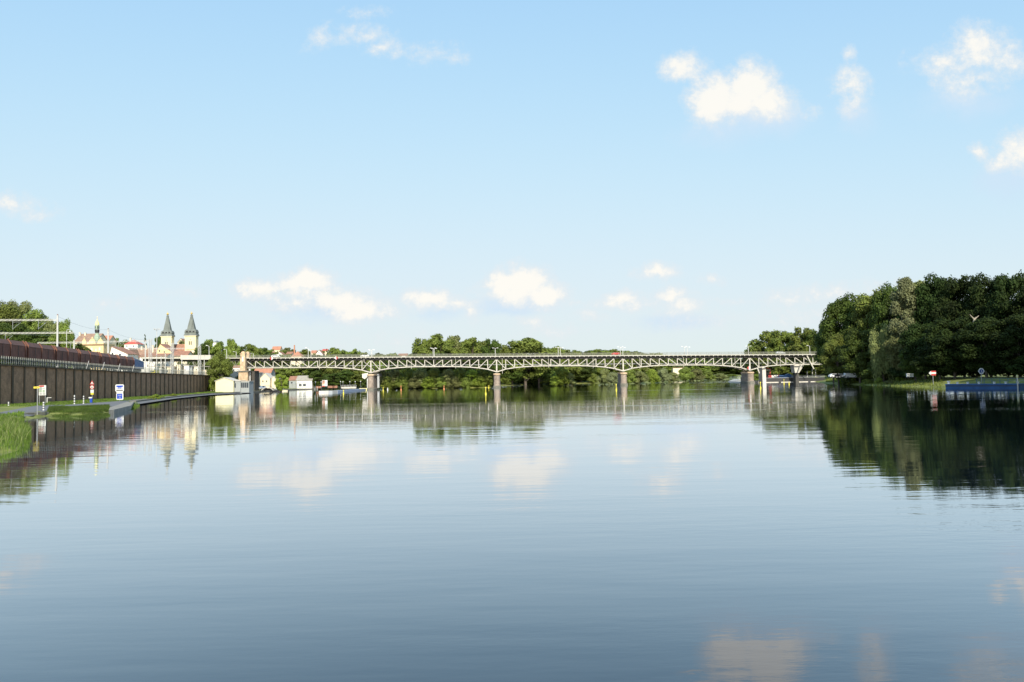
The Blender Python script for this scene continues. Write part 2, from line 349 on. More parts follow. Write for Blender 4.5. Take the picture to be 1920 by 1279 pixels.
XX, YY = np.meshgrid(xs, ys); ZZ = height(XX, YY)
nx, ny = len(xs), len(ys); vv = np.stack([XX, YY, ZZ], -1).reshape(-1, 3)
ii = (np.arange(ny-1)[:, None]*nx+np.arange(nx-1)[None, :]).reshape(-1)
ff = np.stack([ii, ii+1, ii+nx+1, ii+nx], -1)
def npmesh(name, v, f, m, smooth=False):
    me = bpy.data.meshes.new(name); k = f.shape[1]
    me.vertices.add(len(v)); me.vertices.foreach_set('co', np.ascontiguousarray(v, dtype=np.float32).ravel())
    me.loops.add(f.size); me.loops.foreach_set('vertex_index', np.ascontiguousarray(f, dtype=np.int32).ravel())
    me.polygons.add(len(f)); me.polygons.foreach_set('loop_start', np.arange(0, f.size, k, dtype=np.int32)); me.polygons.foreach_set('loop_total', np.full(len(f), k, dtype=np.int32))
    if smooth: me.polygons.foreach_set('use_smooth', np.ones(len(f), bool))
    me.update(calc_edges=True); me.validate()
    if m: me.materials.append(m)
    return me
gm = mat('grass_ground', (0.135, 0.175, 0.030), 0.95, var=0.35, scale=0.35, col2=(0.26, 0.27, 0.055), bump=0.8)
gr = bpy.data.objects.new('ground', npmesh('ground', vv, ff, gm, True)); COL.objects.link(gr); tag(gr, kind='structure')

wm = bpy.data.materials.new('river_water'); wm.use_nodes = True; t = wm.node_tree; b = t.nodes['Principled BSDF']
b.inputs['Base Color'].default_value = (0.020, 0.030, 0.042, 1); b.inputs['Roughness'].default_value = 0.03; b.inputs['IOR'].default_value = 1.55
g = t.nodes.new('ShaderNodeNewGeometry')
def wn(sc, stretch, detail, rz=0.0, rough=.55):
    mp = t.nodes.new('ShaderNodeMapping'); mp.inputs['Scale'].default_value = stretch; mp.inputs['Rotation'].default_value = (0, 0, rz); t.links.new(g.outputs['Position'], mp.inputs[0])
    return noise(mp.outputs[0], sc, detail, rough, t).outputs['Fac']
big = wn(0.045, (0.35, 1.4, 1), 3, 0.05); mr = t.nodes.new('ShaderNodeMapRange'); mr.interpolation_type = 'SMOOTHSTEP'; t.links.new(big, mr.inputs[0])
mr.inputs[1].default_value = 0.49; mr.inputs[2].default_value = 0.68; mr.inputs[3].default_value = 0.18; mr.inputs[4].default_value = 1.0
band = wn(0.02, (0.10, 3.2, 1), 2, 0.02); mb = t.nodes.new('ShaderNodeMapRange'); mb.interpolation_type = 'SMOOTHSTEP'; t.links.new(band, mb.inputs[0])
mb.inputs[1].default_value = 0.60; mb.inputs[2].default_value = 0.66
h1 = mth('MULTIPLY', wn(1.3, (0.45, 1.5, 1), 3, 0.15), 0.0075, tree=t)
h2 = mth('MULTIPLY', wn(4.5, (0.5, 1.3, 1), 3, -0.2), 0.0038, tree=t)
h3 = mth('MULTIPLY', wn(0.30, (0.35, 1.5, 1), 3, 0.08), 0.014, tree=t)
spx = t.nodes.new('ShaderNodeSeparateXYZ'); t.links.new(g.outputs['Position'], spx.inputs[0])
wd_ = t.nodes.new('ShaderNodeMapRange'); wd_.interpolation_type = 'SMOOTHSTEP'; t.links.new(spx.outputs[1], wd_.inputs[0]); wd_.inputs[1].default_value = 385; wd_.inputs[2].default_value = 440     # breeze on the open reach upstream of the bridge
amp = mth('ADD', mth('ADD', mr.outputs[0], mth('MULTIPLY', mb.outputs[0], 1.3, tree=t), tree=t), mth('MULTIPLY', wd_.outputs[0], 2.2, tree=t), tree=t)
hh = mth('ADD', mth('MULTIPLY', mth('ADD', h1, h2, tree=t), amp, tree=t), h3, tree=t)
bp = t.nodes.new('ShaderNodeBump'); bp.inputs['Strength'].default_value = 1.0; bp.inputs['Distance'].default_value = 1.0
t.links.new(hh, bp.inputs['Height'])
dot = t.nodes.new('ShaderNodeVectorMath'); dot.operation = 'DOT_PRODUCT'; t.links.new(g.outputs['Incoming'], dot.inputs[0]); t.links.new(bp.outputs[0], dot.inputs[1])
co = mth('MAXIMUM', dot.outputs['Value'], 0.0, tree=t)
fr = mth('MAXIMUM', mth('POWER', 2.71828, mth('MULTIPLY', mth('POWER', co, 1.75, tree=t), -9.3, tree=t), tree=t), 0.025, tree=t)     # silty river: reflectivity against viewing angle
gl = t.nodes.new('ShaderNodeBsdfGlossy'); gl.inputs['Roughness'].default_value = 0.02; gl.inputs['Color'].default_value = (0.95, 0.975, 1, 1); t.links.new(bp.outputs[0], gl.inputs['Normal'])
df = t.nodes.new('ShaderNodeBsdfDiffuse'); df.inputs['Color'].default_value = (0.006, 0.014, 0.026, 1)
mxs = t.nodes.new('ShaderNodeMixShader'); t.links.new(fr, mxs.inputs[0]); t.links.new(df.outputs[0], mxs.inputs[1]); t.links.new(gl.outputs[0], mxs.inputs[2]); t.links.new(mxs.outputs[0], t.nodes['Material Output'].inputs[0]); t.nodes.remove(b)
wb = MB(); wb.add([(-1500, -300, 0), (2500, -300, 0), (2500, 3000, 0), (-1500, 3000, 0)], [(0, 1, 2, 3)])
tag(wb.build('river_water', wm), kind='structure')

# quay path on the left bank, draped on the ground
def drape(name, a, b_, m, dz=0.06, n=60, k=4):
    v, f = [], []
    def lerp(pl, t):
        pl = [Vector(p) for p in pl]; L = [0]
        for i in range(1, len(pl)): L.append(L[-1]+(pl[i]-pl[i-1]).length)
        d = t*L[-1]
        for i in range(1, len(pl)):
            if d <= L[i]+1e-6: return pl[i-1].lerp(pl[i], (d-L[i-1])/(L[i]-L[i-1]))
        return pl[-1]
    for i in range(n+1):
        A, B = lerp(a, i/n), lerp(b_, i/n)
        for j in range(k+1): q = A.lerp(B, j/k); v.append((q.x, q.y, max(0.2, hgt(q.x, q.y))+dz))
    for i in range(n):
        for j in range(k): f.append((i*(k+1)+j, (i+1)*(k+1)+j, (i+1)*(k+1)+j+1, i*(k+1)+j+1))
    mb_ = MB(); mb_.add(v, f); return tag(mb_.build(name, m), kind='structure')
drape('path', [G(-30, 785, .6), G(40, 778, .6), G(90, 771, .6), G(150, 767, .6), G(215, 762, .6), G(262, 754.5, .6), G(330, 745.0, .6), G(392, 739, .6), G(470, 735, .6)],
      [G(-30, 777, .7), G(30, 769, .7), G(70, 762, .7), G(140, 758.5, .7), G(200, 753.5, .7), G(255, 748.5, .7), G(330, 742, .7), G(392, 736.8, .7), G(470, 733.6, .7)], M['path'])
def quay(name, pts, w, ztop, label, cat='quay', m='quay'):
    q = MB(); pts = [Vector(p) for p in pts]
    nrm = []
    for i in range(len(pts)):
        d = (pts[min(i+1, len(pts)-1)]-pts[max(i-1, 0)]).normalized(); nrm.append(Vector((-d.y, d.x, 0)))
    for i in range(len(pts)-1):
        a, b_ = pts[i], pts[i+1]; na, nb = nrm[i]*w, nrm[i+1]*w
        lo, hi = Vector((0, 0, -0.8)), Vector((0, 0, ztop))
        q.hexa([a+lo, b_+lo, b_+nb+lo, a+na+lo, a+hi, b_+hi, b_+nb+hi, a+na+hi])
    o = q.build(name, M[m], loc=pts[0]); return tag(o, label, cat)
def flat(l): return [Vector((x, y, 0)) for x, y in l]
quay('quay_wall', flat([g2(255, 756), g2(300, 750), g2(345, 744.5), g2(392, 740.3), g2(430, 738.5), g2(470, 736.2), g2(520, 733.2), g2(560, 731.2), g2(600, 729.8)]), 2.6, 0.60, 'long low stone quay edge running below the grass strip to the bridge')
quay('quay_wall', flat([g2(-40, 797), g2(0, 788), g2(40, 783.5), g2(91, 780)]), 3.0, 0.64, 'short near stone quay edge under the yellow pointer sign')
q = MB(); pp = [G(203, 766, .85), G(205, 779.5, -.3), G(246, 768.5, -.3), G(252, 757, .75), G(228, 758.5, .85)]
a = [G(204, 778, .0), G(214, 777.2, .0), G(246, 768, .0), G(252, 758.5, .0), G(238, 760, 0), G(206, 772, 0)]
q.prism([Vector((p.x, p.y, -.6)) for p in a], (0, 0, 1.35)); o = q.build('stone_landing', M['landing'], loc=a[0]); tag(o, 'grey angled stone landing jutting into the river below the blue sign', 'landing')
# ------------------------------------------------------------------ foliage
def crown_mesh(name, seed, H=20., R0=7., z0=.05, nl=46, leaf=.5, n=15000, kind='round'):
    r = np.random.RandomState(seed); c = []; lr = []
    while len(c) < nl:
        p = r.uniform(-1, 1, 3); q = np.linalg.norm(p)
        if q > 1: continue
        if kind in ('round', 'shrub') and q < .55: continue
        zz = (p[2]+1)/2
        if kind == 'tall': w = .95*(sin(pi*min(1, zz*.92+.10))**.6); rad = .30
        elif kind == 'cone': w = 1-zz*.92; rad = .22*(1.25-zz)
        elif kind == 'shrub': w = sin(pi*(zz*.62+.38))**.7; rad = .27
        elif kind == 'willow': w = sin(pi*(zz*.75+.22))**.55; rad = .28
        else: w = 1.0; rad = .25
        x, y = p[0]*R0*.84*w, p[1]*R0*.84*w
        if kind in ('tall', 'cone', 'willow', 'shrub'):
            h = np.hypot(p[0], p[1]); x, y = x/max(.35, np.sqrt(1-p[2]**2))*.9, y/max(.35, np.sqrt(1-p[2]**2))*.9
        z = H*(z0+(1-z0)*(.10+.82*zz)); c.append((x, y, z)); lr.append(R0*rad*r.uniform(.7, 1.25))
    c = np.array(c); lr = np.array(lr); pr = lr**2/np.sum(lr**2)
    k = r.choice(nl, n, p=pr); d = r.normal(size=(n, 3)); d /= np.linalg.norm(d, axis=1)[:, None]
    rad = lr[k]*r.uniform(.45, 1.0, n)**.5*(1+.16*r.normal(size=n)); sz = np.array([1, 1, .72 if kind != 'willow' else 2.2])
    pos = c[k]+d*rad[:, None]*sz
    pos[:, 2] = np.clip(pos[:, 2], .3, H*1.03)
    nrm = d+r.normal(size=(n, 3))*.55+np.array([0, 0, .35]); nrm /= np.linalg.norm(nrm, axis=1)[:, None]
    t1 = np.cross(nrm, r.normal(size=(n, 3))); t1 /= np.linalg.norm(t1, axis=1)[:, None]; t2 = np.cross(nrm, t1)
    s = leaf*r.uniform(.55, 1.35, n)[:, None]
    if kind == 'willow': t1 = t1*.35; t2 = np.array([0, 0, -1.])+t2*.25; s = s*1.3
    v = np.stack([pos-t1*s*.5, pos+t2*s*.42+nrm*s*.1, pos+t1*s*.55, pos-t2*s*.38-nrm*s*.06], 1).reshape(-1, 3)
    return npmesh(name, v, np.arange(4*n).reshape(-1, 4), LEAF['mid']), c
def trunk_mesh(name, H, c, r0, seed, m):
    r = random.Random(seed); q = MB(); tp = []; k = 7
    for i in range(k+1): tp.append(Vector((r.uniform(-.2, .2)*i/k*2, r.uniform(-.2, .2)*i/k*2, -1.0+(H*.72+1)*i/k)))
    for i in range(k): q.tube(tp[i], tp[i+1], r0*(1-.8*i/k), r0*(1-.8*(i+1)/k), 7)
    for p in r.sample(list(c), min(16, len(c))):
        p = Vector(p); b0 = tp[0].lerp(tp[-1], max(.15, min(.85, (p.z/H)*.62))); mid = b0.lerp(p, .5)+Vector((0, 0, H*.03))
        q.tube(b0, mid, r0*.32, r0*.2, 5); q.tube(mid, p, r0*.2, r0*.06, 5)
    me_o = q.build(name, m); me = me_o.data; bpy.data.objects.remove(me_o); return me
PROTO = {}
def proto(key, **kw):
    bark = kw.pop('bark', 'bark'); tr = kw.pop('tr', .38); me, c = crown_mesh('crown_'+key, **kw)
    PROTO[key] = (me, trunk_mesh('trunk_'+key, kw.get('H', 20.), c, tr, kw['seed'], M[bark]), kw.get('H', 20.), kw.get('R0', 7.))
for i in range(3): proto('near%d' % i, seed=10+i, n=32000, leaf=.45, nl=90)
for i in range(3): proto('far%d' % i, seed=20+i, n=13000, leaf=.68, nl=64)
for i in range(2): proto('shrub%d' % i, seed=30+i, n=11000, leaf=.58, nl=44, kind='shrub', z0=0.0, H=10., R0=6., tr=.2)
proto('tall', seed=41, n=24000, leaf=.45, nl=60, kind='tall', bark='palebark', z0=.1, H=24., R0=5.)
proto('willow', seed=42, n=14000, leaf=.5, nl=44, kind='willow', bark='bark', z0=.05, H=14., R0=5.)
proto('cone', seed=43, n=8000, leaf=.55, nl=50, kind='cone', z0=.08, H=16., R0=4.)
proto('ball', seed=44, n=12000, leaf=.45, nl=40, z0=.03, H=8., R0=3.6, tr=.2)
def tree(key, px, top, wpx, Y, leaf, name, label, cat='tree', group=None, rz=None, base=None):
    cm, tm, H0, R0 = PROTO[key]; d = ray(px, hor(px)); x = d.x/d.y*Y; z0 = hgt(x, Y) if base is None else base
    if z0 < 0.6: z0 = -0.25
    ztop = P(px, top, Y).z; H = max(1.5, ztop-z0)*(1.06 if key.startswith('far') else 1.01); rr = wpx/2/F*Y*(1.2 if key.startswith('far') else 1.0)
    o = thing(name, (x, Y, z0-.05), label, cat, group, rnd.uniform(0, 6.28) if rz is None else rz)
    o.scale = (rr/R0, rr/R0, H/H0)
    c = bpy.data.objects.new('crown', cm); COL.objects.link(c); c.parent = o; c.material_slots[0].link = 'OBJECT'; c.material_slots[0].material = LEAF[leaf]
    q = bpy.data.objects.new('trunk', tm); COL.objects.link(q); q.parent = o
    return o
KN = dict(shadowed='shade-darkened green', dark='dark green', mid='mid green', olive='olive green', bright='bright green', silver='silvery green')
def row(lst, phrase, group, kinds=('near', 3), name='broadleaf_tree', noun='tree', desc=''):
    lst = sorted(lst, key=lambda a: a[0])
    for i, (px, top, w, Y, leaf, *kk) in enumerate(lst):
        key = kk[0] if kk else '%s%d' % (kinds[0], rnd.randrange(kinds[1]))
        nm, no = {'tall': ('poplar_tree', 'slender tree'), 'willow': ('willow_tree', 'drooping willow'), 'cone': ('conifer_tree', 'pointed conifer')}.get(key, (name, noun))
        tree(key, px, top, w, Y, leaf, nm, '%s %s, %s from left among %s' % (KN[leaf]+desc, no, ORD[i] if i < 30 else ORD[i-30].replace('first','thirty-first').replace('second','thirty-second').replace('third','thirty-third').replace('fourth','thirty-fourth').replace('fifth','thirty-fifth') if False else ('thirty-'+ORD[i-30]), phrase), 'shrub' if 'shrub' in nm else 'tree', group)
# right bank wood
row([(1562, 585, 62, 318, 'dark'), (1590, 546, 92, 312, 'dark'), (1572, 622, 60, 300, 'mid'), (1622, 553, 84, 322, 'dark'), (1645, 536, 96, 298, 'mid'), (1612, 612, 74, 285, 'dark'), (1656, 612, 56, 272, 'olive', 'willow'),
     (1672, 524, 76, 285, 'dark'), (1702, 506, 62, 262, 'silver', 'tall'), (1728, 514, 70, 268, 'olive', 'tall'), (1700, 600, 70, 262, 'olive'), (1762, 506, 96, 258, 'shadowed'),
     (1735, 600, 90, 248, 'shadowed'), (1762, 640, 90, 236, 'shadowed'), (1716, 640, 60, 250, 'dark'), (1808, 508, 104, 250, 'shadowed'), (1858, 506, 100, 240, 'shadowed'), (1790, 590, 104, 232, 'shadowed'), (1902, 503, 106, 232, 'shadowed'), (1850, 590, 110, 222, 'shadowed'), (1912, 585, 110, 214, 'shadowed'), (1960, 520, 120, 222, 'shadowed'), (1690, 570, 90, 290, 'dark'),
     (1760, 560, 100, 275, 'shadowed')],
    'the tall right bank trees', 'trees of the right bank wood')
# dark understorey
row([(1600, 680, 60, 296, 'dark', 'shrub0'), (1655, 672, 80, 276, 'dark', 'shrub1'), (1715, 668, 90, 262, 'shadowed', 'shrub0'), (1770, 664, 90, 246, 'shadowed', 'shrub1'), (1830, 660, 100, 234, 'shadowed', 'shrub0'), (1890, 655, 110, 222, 'shadowed', 'shrub1'), (1940, 660, 100, 208, 'shadowed', 'shrub1')],
    'the right bank undergrowth', 'undergrowth of the right bank wood', name='dense_shrub', noun='dense shrub')
row([(1578, 710, 18, 303, 'bright', 'shrub0'), (1598, 708, 26, 293, 'bright', 'shrub1'), (1626, 709, 26, 276, 'mid', 'shrub0'), (1648, 708, 22, 268, 'bright', 'shrub1'), (1666, 713, 26, 258, 'olive', 'shrub0'), (1688, 702, 18, 262, 'bright', 'shrub0'), (1700, 716, 24, 246, 'mid', 'shrub1')],
    'the right bank waterline bushes', 'low bushes on the right waterline', name='waterside_shrub', noun='low shrub')
# trees that shade the bank, just outside the picture on the right
for i, (x, y, h, w) in enumerate([(110, 138, 33, 8), (118, 152, 34, 9), (108, 120, 33, 8), (126, 140, 34, 9), (132, 164, 34, 9), (140, 148, 34, 9), (138, 184, 32, 8), (150, 180, 34, 9)]):
    cm, tm, H0, R0 = PROTO['near%d' % (i % 3)]; o = thing('broadleaf_tree', (x, y, hgt(x, y)), 'tall dark tree beyond the right edge of the picture, %s from the camera' % ORD[i], 'tree', 'trees beyond the right edge', i)
    o.scale = (w/R0, w/R0, h/H0)
    for nm, me in (('crown', cm), ('trunk', tm)): c = bpy.data.objects.new(nm, me); COL.objects.link(c); c.parent = o
# trees behind the left end of the river bridge / right end
row([(1418, 640, 40, 500, 'mid'), (1440, 620, 62, 480, 'mid'), (1468, 619, 54, 470, 'mid'), (1490, 640, 40, 480, 'olive'), (1507, 613, 48, 455, 'mid'), (1532, 620, 44, 450, 'dark'), (1455, 672, 60, 440, 'mid'), (1500, 678, 60, 440, 'dark'), (1535, 672, 50, 430, 'mid')],
    'trees behind the right bridge end', 'trees behind the right bridge end', ('far', 3))
row([(792, 634, 44, 470, 'mid'), (826, 627, 58, 465, 'mid'), (858, 630, 52, 480, 'olive'), (888, 633, 54, 470, 'mid'), (921, 635, 34, 460, 'dark'), (908, 640, 40, 480, 'mid'), (946, 648, 36, 500, 'mid'), (985, 633, 84, 505, 'mid'),
     (960, 668, 50, 500, 'dark'), (1010, 665, 60, 515, 'dark'), (1042, 649, 46, 530, 'mid'), (1072, 655, 40, 540, 'mid'), (1096, 658, 44, 560, 'dark'), (1120, 655, 60, 600, 'mid'), (1152, 655, 56, 620, 'mid'), (1182, 659, 56, 640, 'mid'), (1212, 662, 50, 660, 'olive'),
     (1090, 684, 50, 545, 'dark'), (815, 662, 70, 440, 'dark'), (870, 664, 70, 440, 'dark'), (765, 668, 50, 440, 'dark')],
    'trees behind the middle spans', 'trees behind the middle spans', ('far', 3))
row([(712, 689, 44, 408, 'olive'), (738, 690, 44, 409, 'olive'), (764, 686, 46, 410, 'mid'), (790, 688, 44, 408, 'olive'), (814, 688, 46, 409, 'mid'), (840, 690, 42, 407, 'olive'), (862, 687, 46, 409, 'mid'), (886, 690, 42, 406, 'bright'), (908, 689, 42, 408, 'mid'),
     (726, 704, 34, 405, 'mid'), (752, 704, 34, 405, 'mid'), (778, 706, 34, 404, 'olive'), (802, 706, 34, 404, 'bright'), (828, 706, 34, 404, 'mid'), (852, 706, 34, 403, 'olive'), (874, 706, 34, 403, 'mid'), (898, 706, 34, 403, 'bright'), (920, 698, 30, 406, 'mid')],
    'waterside willows under the second span', 'willows under the second span', ('shrub', 2), 'willow_shrub', 'willow shrub')
row([(1052, 689, 44, 409, 'bright'), (1042, 702, 28, 406, 'bright'), (1067, 697, 26, 411, 'olive')], 'little island bushes under the third span', 'willows on the little island', ('shrub', 2), 'willow_shrub', 'willow shrub')
row([(1134, 690, 36, 462, 'olive'), (1150, 696, 30, 458, 'silver'), (1178, 690, 40, 458, 'mid'), (1200, 694, 36, 462, 'olive'), (1221, 690, 34, 480, 'bright'), (1243, 690, 36, 505, 'silver'), (1262, 697, 28, 525, 'olive'), (1285, 689, 40, 560, 'mid'), (1306, 690, 36, 590, 'olive'),
     (1328, 695, 34, 640, 'mid'), (1350, 699, 30, 690, 'olive'), (1372, 701, 28, 740, 'mid'), (1112, 700, 26, 540, 'mid')],
    'far bank bushes under the fourth span', 'bushes along the far bank', ('shrub', 2), 'riverside_shrub', 'riverside shrub')
row([(1330, 684, 90, 900, 'dark'), (1375, 686, 80, 950, 'dark'), (1240, 672, 80, 760, 'olive'), (1290, 674, 80, 800, 'mid'), (1410, 678, 70, 900, 'dark'), (1190, 675, 60, 700, 'mid'), (1225, 669, 60, 880, 'mid'), (1262, 668, 60, 900, 'dark'), (1300, 668, 60, 920, 'mid'), (1336, 669, 60, 900, 'dark'), (1368, 670, 56, 910, 'mid'), (1396, 671, 56, 880, 'dark'), (1318, 676, 60, 860, 'mid'), (1280, 678, 60, 860, 'dark'), (1352, 678, 60, 860, 'dark')],
    'far trees through the fourth span', 'far trees through the fourth span', ('far', 3))
row([(572, 676, 46, 490, 'mid'), (596, 672, 40, 485, 'dark'), (618, 676, 40, 475, 'mid'), (640, 672, 44, 480, 'dark'), (664, 676, 40, 470, 'mid'), (688, 678, 38, 475, 'dark'), (706, 676, 36, 465, 'mid'), (540, 684, 40, 495, 'mid'), (600, 694, 34, 470, 'dark'), (650, 694, 44, 462, 'dark'), (625, 700, 40, 458, 'dark'), (675, 700, 40, 458, 'mid'), (515, 690, 34, 480, 'mid'), (552, 690, 40, 500, 'dark')],
    'park trees under the first span', 'park trees under the first span', ('far', 3))
row([(380, 640, 30, 560, 'dark'), (396, 637, 34, 570, 'mid'), (416, 641, 34, 575, 'mid'), (437, 633, 24, 560, 'mid'), (446, 648, 34, 580, 'dark'), (474, 643, 36, 600, 'mid'), (492, 651, 26, 640, 'dark'), (508, 655, 26, 660, 'mid'), (527, 656, 24, 700, 'mid'),
     (542, 652, 24, 720, 'olive'), (573, 655, 28, 700, 'mid'), (598, 657, 26, 700, 'mid'), (613, 650, 14, 680, 'dark', 'cone'), (628, 650, 26, 690, 'mid'), (647, 656, 30, 680, 'mid'), (668, 654, 26, 660, 'mid'), (686, 661, 30, 650, 'olive'), (715, 660, 30, 640, 'dark'),
     (735, 662, 36, 640, 'mid'), (350, 632, 26, 640, 'olive'), (300, 628, 22, 620, 'dark'), (272, 619, 18, 560, 'dark', 'cone'), (240, 636, 34, 600, 'mid'), (218, 634, 26, 620, 'mid'), (255, 642, 30, 640, 'mid'), (584, 668, 30, 640, 'mid'), (500, 662, 50, 610, 'dark'), (536, 664, 44, 610, 'mid'), (590, 664, 50, 620, 'dark'), (625, 662, 50, 620, 'mid'), (660, 663, 50, 610, 'dark'), (700, 664, 50, 600, 'mid'), (740, 665, 56, 600, 'dark'), (460, 660, 50, 590, 'mid')],
    'trees on the left town hill', 'trees on the town hill', ('far', 3))
row([(6, 560, 84, 305, 'mid'), (36, 557, 70, 310, 'olive'), (66, 574, 66, 300, 'mid'), (98, 594, 56, 296, 'olive'), (122, 594, 34, 290, 'mid'), (20, 600, 80, 285, 'dark'), (70, 615, 80, 282, 'dark'), (112, 622, 60, 280, 'mid'), (148, 640, 34, 300, 'mid'), (163, 648, 20, 320, 'dark'), (-40, 562, 90, 300, 'mid')],
    'big trees behind the goods train', 'trees behind the goods train')
row([(318, 676, 26, 412, 'dark'), (338, 674, 26, 414, 'mid'), (356, 676, 26, 412, 'dark'), (372, 674, 26, 410, 'dark'), (390, 676, 26, 408, 'mid')], 'bushes behind the approach span', 'bushes behind the approach span', ('shrub', 2), 'thicket_shrub', 'thicket shrub')  # bushes added as dark backing, standing in for shade behind the approach truss
row([(826, 634, 80, 500, 'mid'), (875, 637, 80, 505, 'mid'), (800, 645, 60, 490, 'dark'), (915, 642, 70, 505, 'mid'), (960, 650, 60, 540, 'mid'), (1020, 652, 60, 560, 'dark'), (1060, 660, 70, 600, 'mid'), (1100, 658, 70, 640, 'olive'), (1130, 657, 80, 700, 'mid'), (1185, 659, 80, 720, 'dark'), (1225, 662, 70, 740, 'mid'), (1165, 657, 60, 690, 'mid'), (1250, 666, 50, 760, 'dark')], 'second row behind the middle spans', 'second row behind the middle spans', ('far', 3))
tree('near1', 413, 655, 46, 366, 'mid', 'broadleaf_tree', 'broad dark green tree hiding the bridge end left of the stone towers')
tree('shrub0', 396, 706, 14, 368, 'bright', 'climbing_shrub', 'bright climbing shrub at the river end of the brick wall', 'shrub', base=.9)
tree('shrub1', 402, 716, 13, 366, 'mid', 'climbing_shrub', 'dark green shrub between the brick wall and the pale hall', 'shrub', base=.9)
tree('ball', 528, 699, 28, 372, 'bright', 'round_tree', 'small clipped bright green round tree on the quay by the white restaurant')
for i, (x, y, h, w) in enumerate([(-80, 86, 17, 7), (-92, 98, 18, 8), (-74, 70, 16, 6), (-104, 112, 19, 8)]):
    cm, tm, H0, R0 = PROTO['near%d' % (i % 3)]; o = thing('broadleaf_tree', (x, y, hgt(x, y)), 'leafy tree beyond the left edge of the picture, %s from the camera' % ORD[[1, 2, 0, 3][i]], 'tree', 'trees beyond the left edge', i)
    o.scale = (w/R0, w/R0, h/H0)
    for nm, me in (('crown', cm), ('trunk', tm)): c = bpy.data.objects.new(nm, me); COL.objects.link(c); c.parent = o

def blades(name, pts, n, h, w, label=None, leaf='grass', seed=1, lean=.35):
    r = np.random.RandomState(seed); pts = np.array([[p[0], p[1]] for p in pts]); lo, hi = pts.min(0), pts.max(0); got = []
    while sum(len(a) for a in got) < n:
        q = r.uniform(lo, hi, (n, 2)); ins = np.zeros(n, bool); m_ = len(pts)
        for i in range(m_):
            x0, y0 = pts[i]; x1, y1 = pts[(i+1) % m_]; ins ^= ((y0 > q[:, 1]) != (y1 > q[:, 1])) & (q[:, 0] < (x1-x0)*(q[:, 1]-y0)/(y1-y0+1e-12)+x0)
        got.append(q[ins])
    q = np.concatenate(got)[:n]; z = np.maximum(height(q[:, 0], q[:, 1]), -.15)-.05
    cl = .65+.35*np.sin(q[:, 0]*1.3+np.sin(q[:, 1]*.9)*2)*np.cos(q[:, 1]*1.1)
    hh_ = h*cl*r.uniform(.6, 1.25, n); a = r.uniform(0, 2*pi, n); dx, dy = np.cos(a)*w/2, np.sin(a)*w/2; b_ = r.uniform(0, 2*pi, n); L = lean*hh_*r.uniform(.3, 1.4, n)
    base = np.stack([q[:, 0], q[:, 1], z], 1); e = np.stack([dx, dy, 0*dx], 1)
    mid = base+np.stack([np.cos(b_)*L*.35, np.sin(b_)*L*.35, hh_*.6], 1); tip = base+np.stack([np.cos(b_)*L, np.sin(b_)*L, hh_], 1)
    v = np.stack([base-e, base+e, mid+e*.8, mid-e*.8, mid-e*.8, mid+e*.8, tip+e*.15, tip-e*.15], 1).reshape(-1, 3)
    o = bpy.data.objects.new(name, npmesh(name, v, np.arange(8*n).reshape(-1, 4), LEAF[leaf])); COL.objects.link(o); return tag(o, label, 'grass', kind='stuff')
blades('tall_grass', flat([(-60, 40), (-38, 30), g2(0, 850), g2(30, 847), g2(54, 836), g2(59, 815), g2(52, 799), g2(22, 791), (-82, 92)]), 52000, .95, .035, 'tall lush grass on the near left bank', seed=3)
blades('tall_grass', flat([(-58, 45), (-39, 34), g2(0, 848), g2(30, 845), g2(52, 833), g2(55, 815), g2(48, 800)]), 4000, 1.3, .045, 'paler seeding stalks standing above the lush grass', seed=13, leaf='olive', lean=.5)
blades('bank_grass', flat([g2(88, 780), g2(150, 782), g2(206, 781), g2(205, 766), g2(150, 769), g2(92, 772)]), 34000, .42, .045, 'rough grass on the bank between quay and stone landing', seed=4, leaf='dark')
blades('bank_grass', flat([g2(240, 770), g2(252, 766), g2(262, 760), g2(256, 756), g2(244, 757)]), 900, .6, .12, 'tuft of weeds at the end of the stone landing', seed=5, leaf='grass')
blades('bank_grass', flat([g2(0, 787), g2(45, 782), g2(45, 789), g2(0, 797)]), 900, .6, .10, 'reeds hiding the waterline of the near quay edge', seed=6)
blades('lawn_grass', flat([Wp(-20, 1)[:2], Wp(LW, 1)[:2], Wp(LW, 10)[:2], Wp(90, 12)[:2], Wp(-20, 18)[:2]]), 22000, .22, .16, 'mown grass strip at the foot of the brick wall', seed=7, lean=.8)
blades('bank_grass', flat([g2(1548, 718.2), g2(1640, 722.7), g2(1700, 724.5), g2(1768, 726.3), g2(1768, 718), g2(1640, 715), g2(1550, 714)]), 9000, .7, .22, 'long grass along the right bank waterline', seed=8, leaf='mid')
for i, (px, py, h) in enumerate([(282, 752, 1.3), (292, 751, 1.7), (303, 749.5, 1.0), (325, 746.5, 1.4), (352, 743.3, 1.0), (372, 741.8, 1.2), (386, 740.8, .8)]):
    p = G(px, py-1, .1); cm, tm, H0, R0 = PROTO['shrub%d' % (i % 2)]; o = thing('quay_weed', (p.x, p.y, -.1), 'leafy weed sprouting from the quay edge, %s from the left' % ORD[i], 'plant', 'weeds growing on the quay edge', i)
    o.scale = (h/R0*1.1,)*2+(h*1.1/H0,); c = bpy.data.objects.new('foliage', cm); COL.objects.link(c); c.parent = o; c.material_slots[0].link = 'OBJECT'; c.material_slots[0].material = LEAF['bright']
row([(940, 700, 50, 500, 'mid'), (965, 704, 50, 520, 'dark'), (990, 702, 50, 525, 'dark'), (1015, 704, 44, 530, 'mid'), (1035, 700, 44, 545, 'dark'), (1060, 702, 44, 550, 'mid'), (1085, 703, 44, 555, 'dark'), (1108, 704, 34, 560, 'mid')],
    'low thicket behind the third span', 'low thicket behind the third span', ('shrub', 2), 'thicket_shrub', 'thicket shrub')
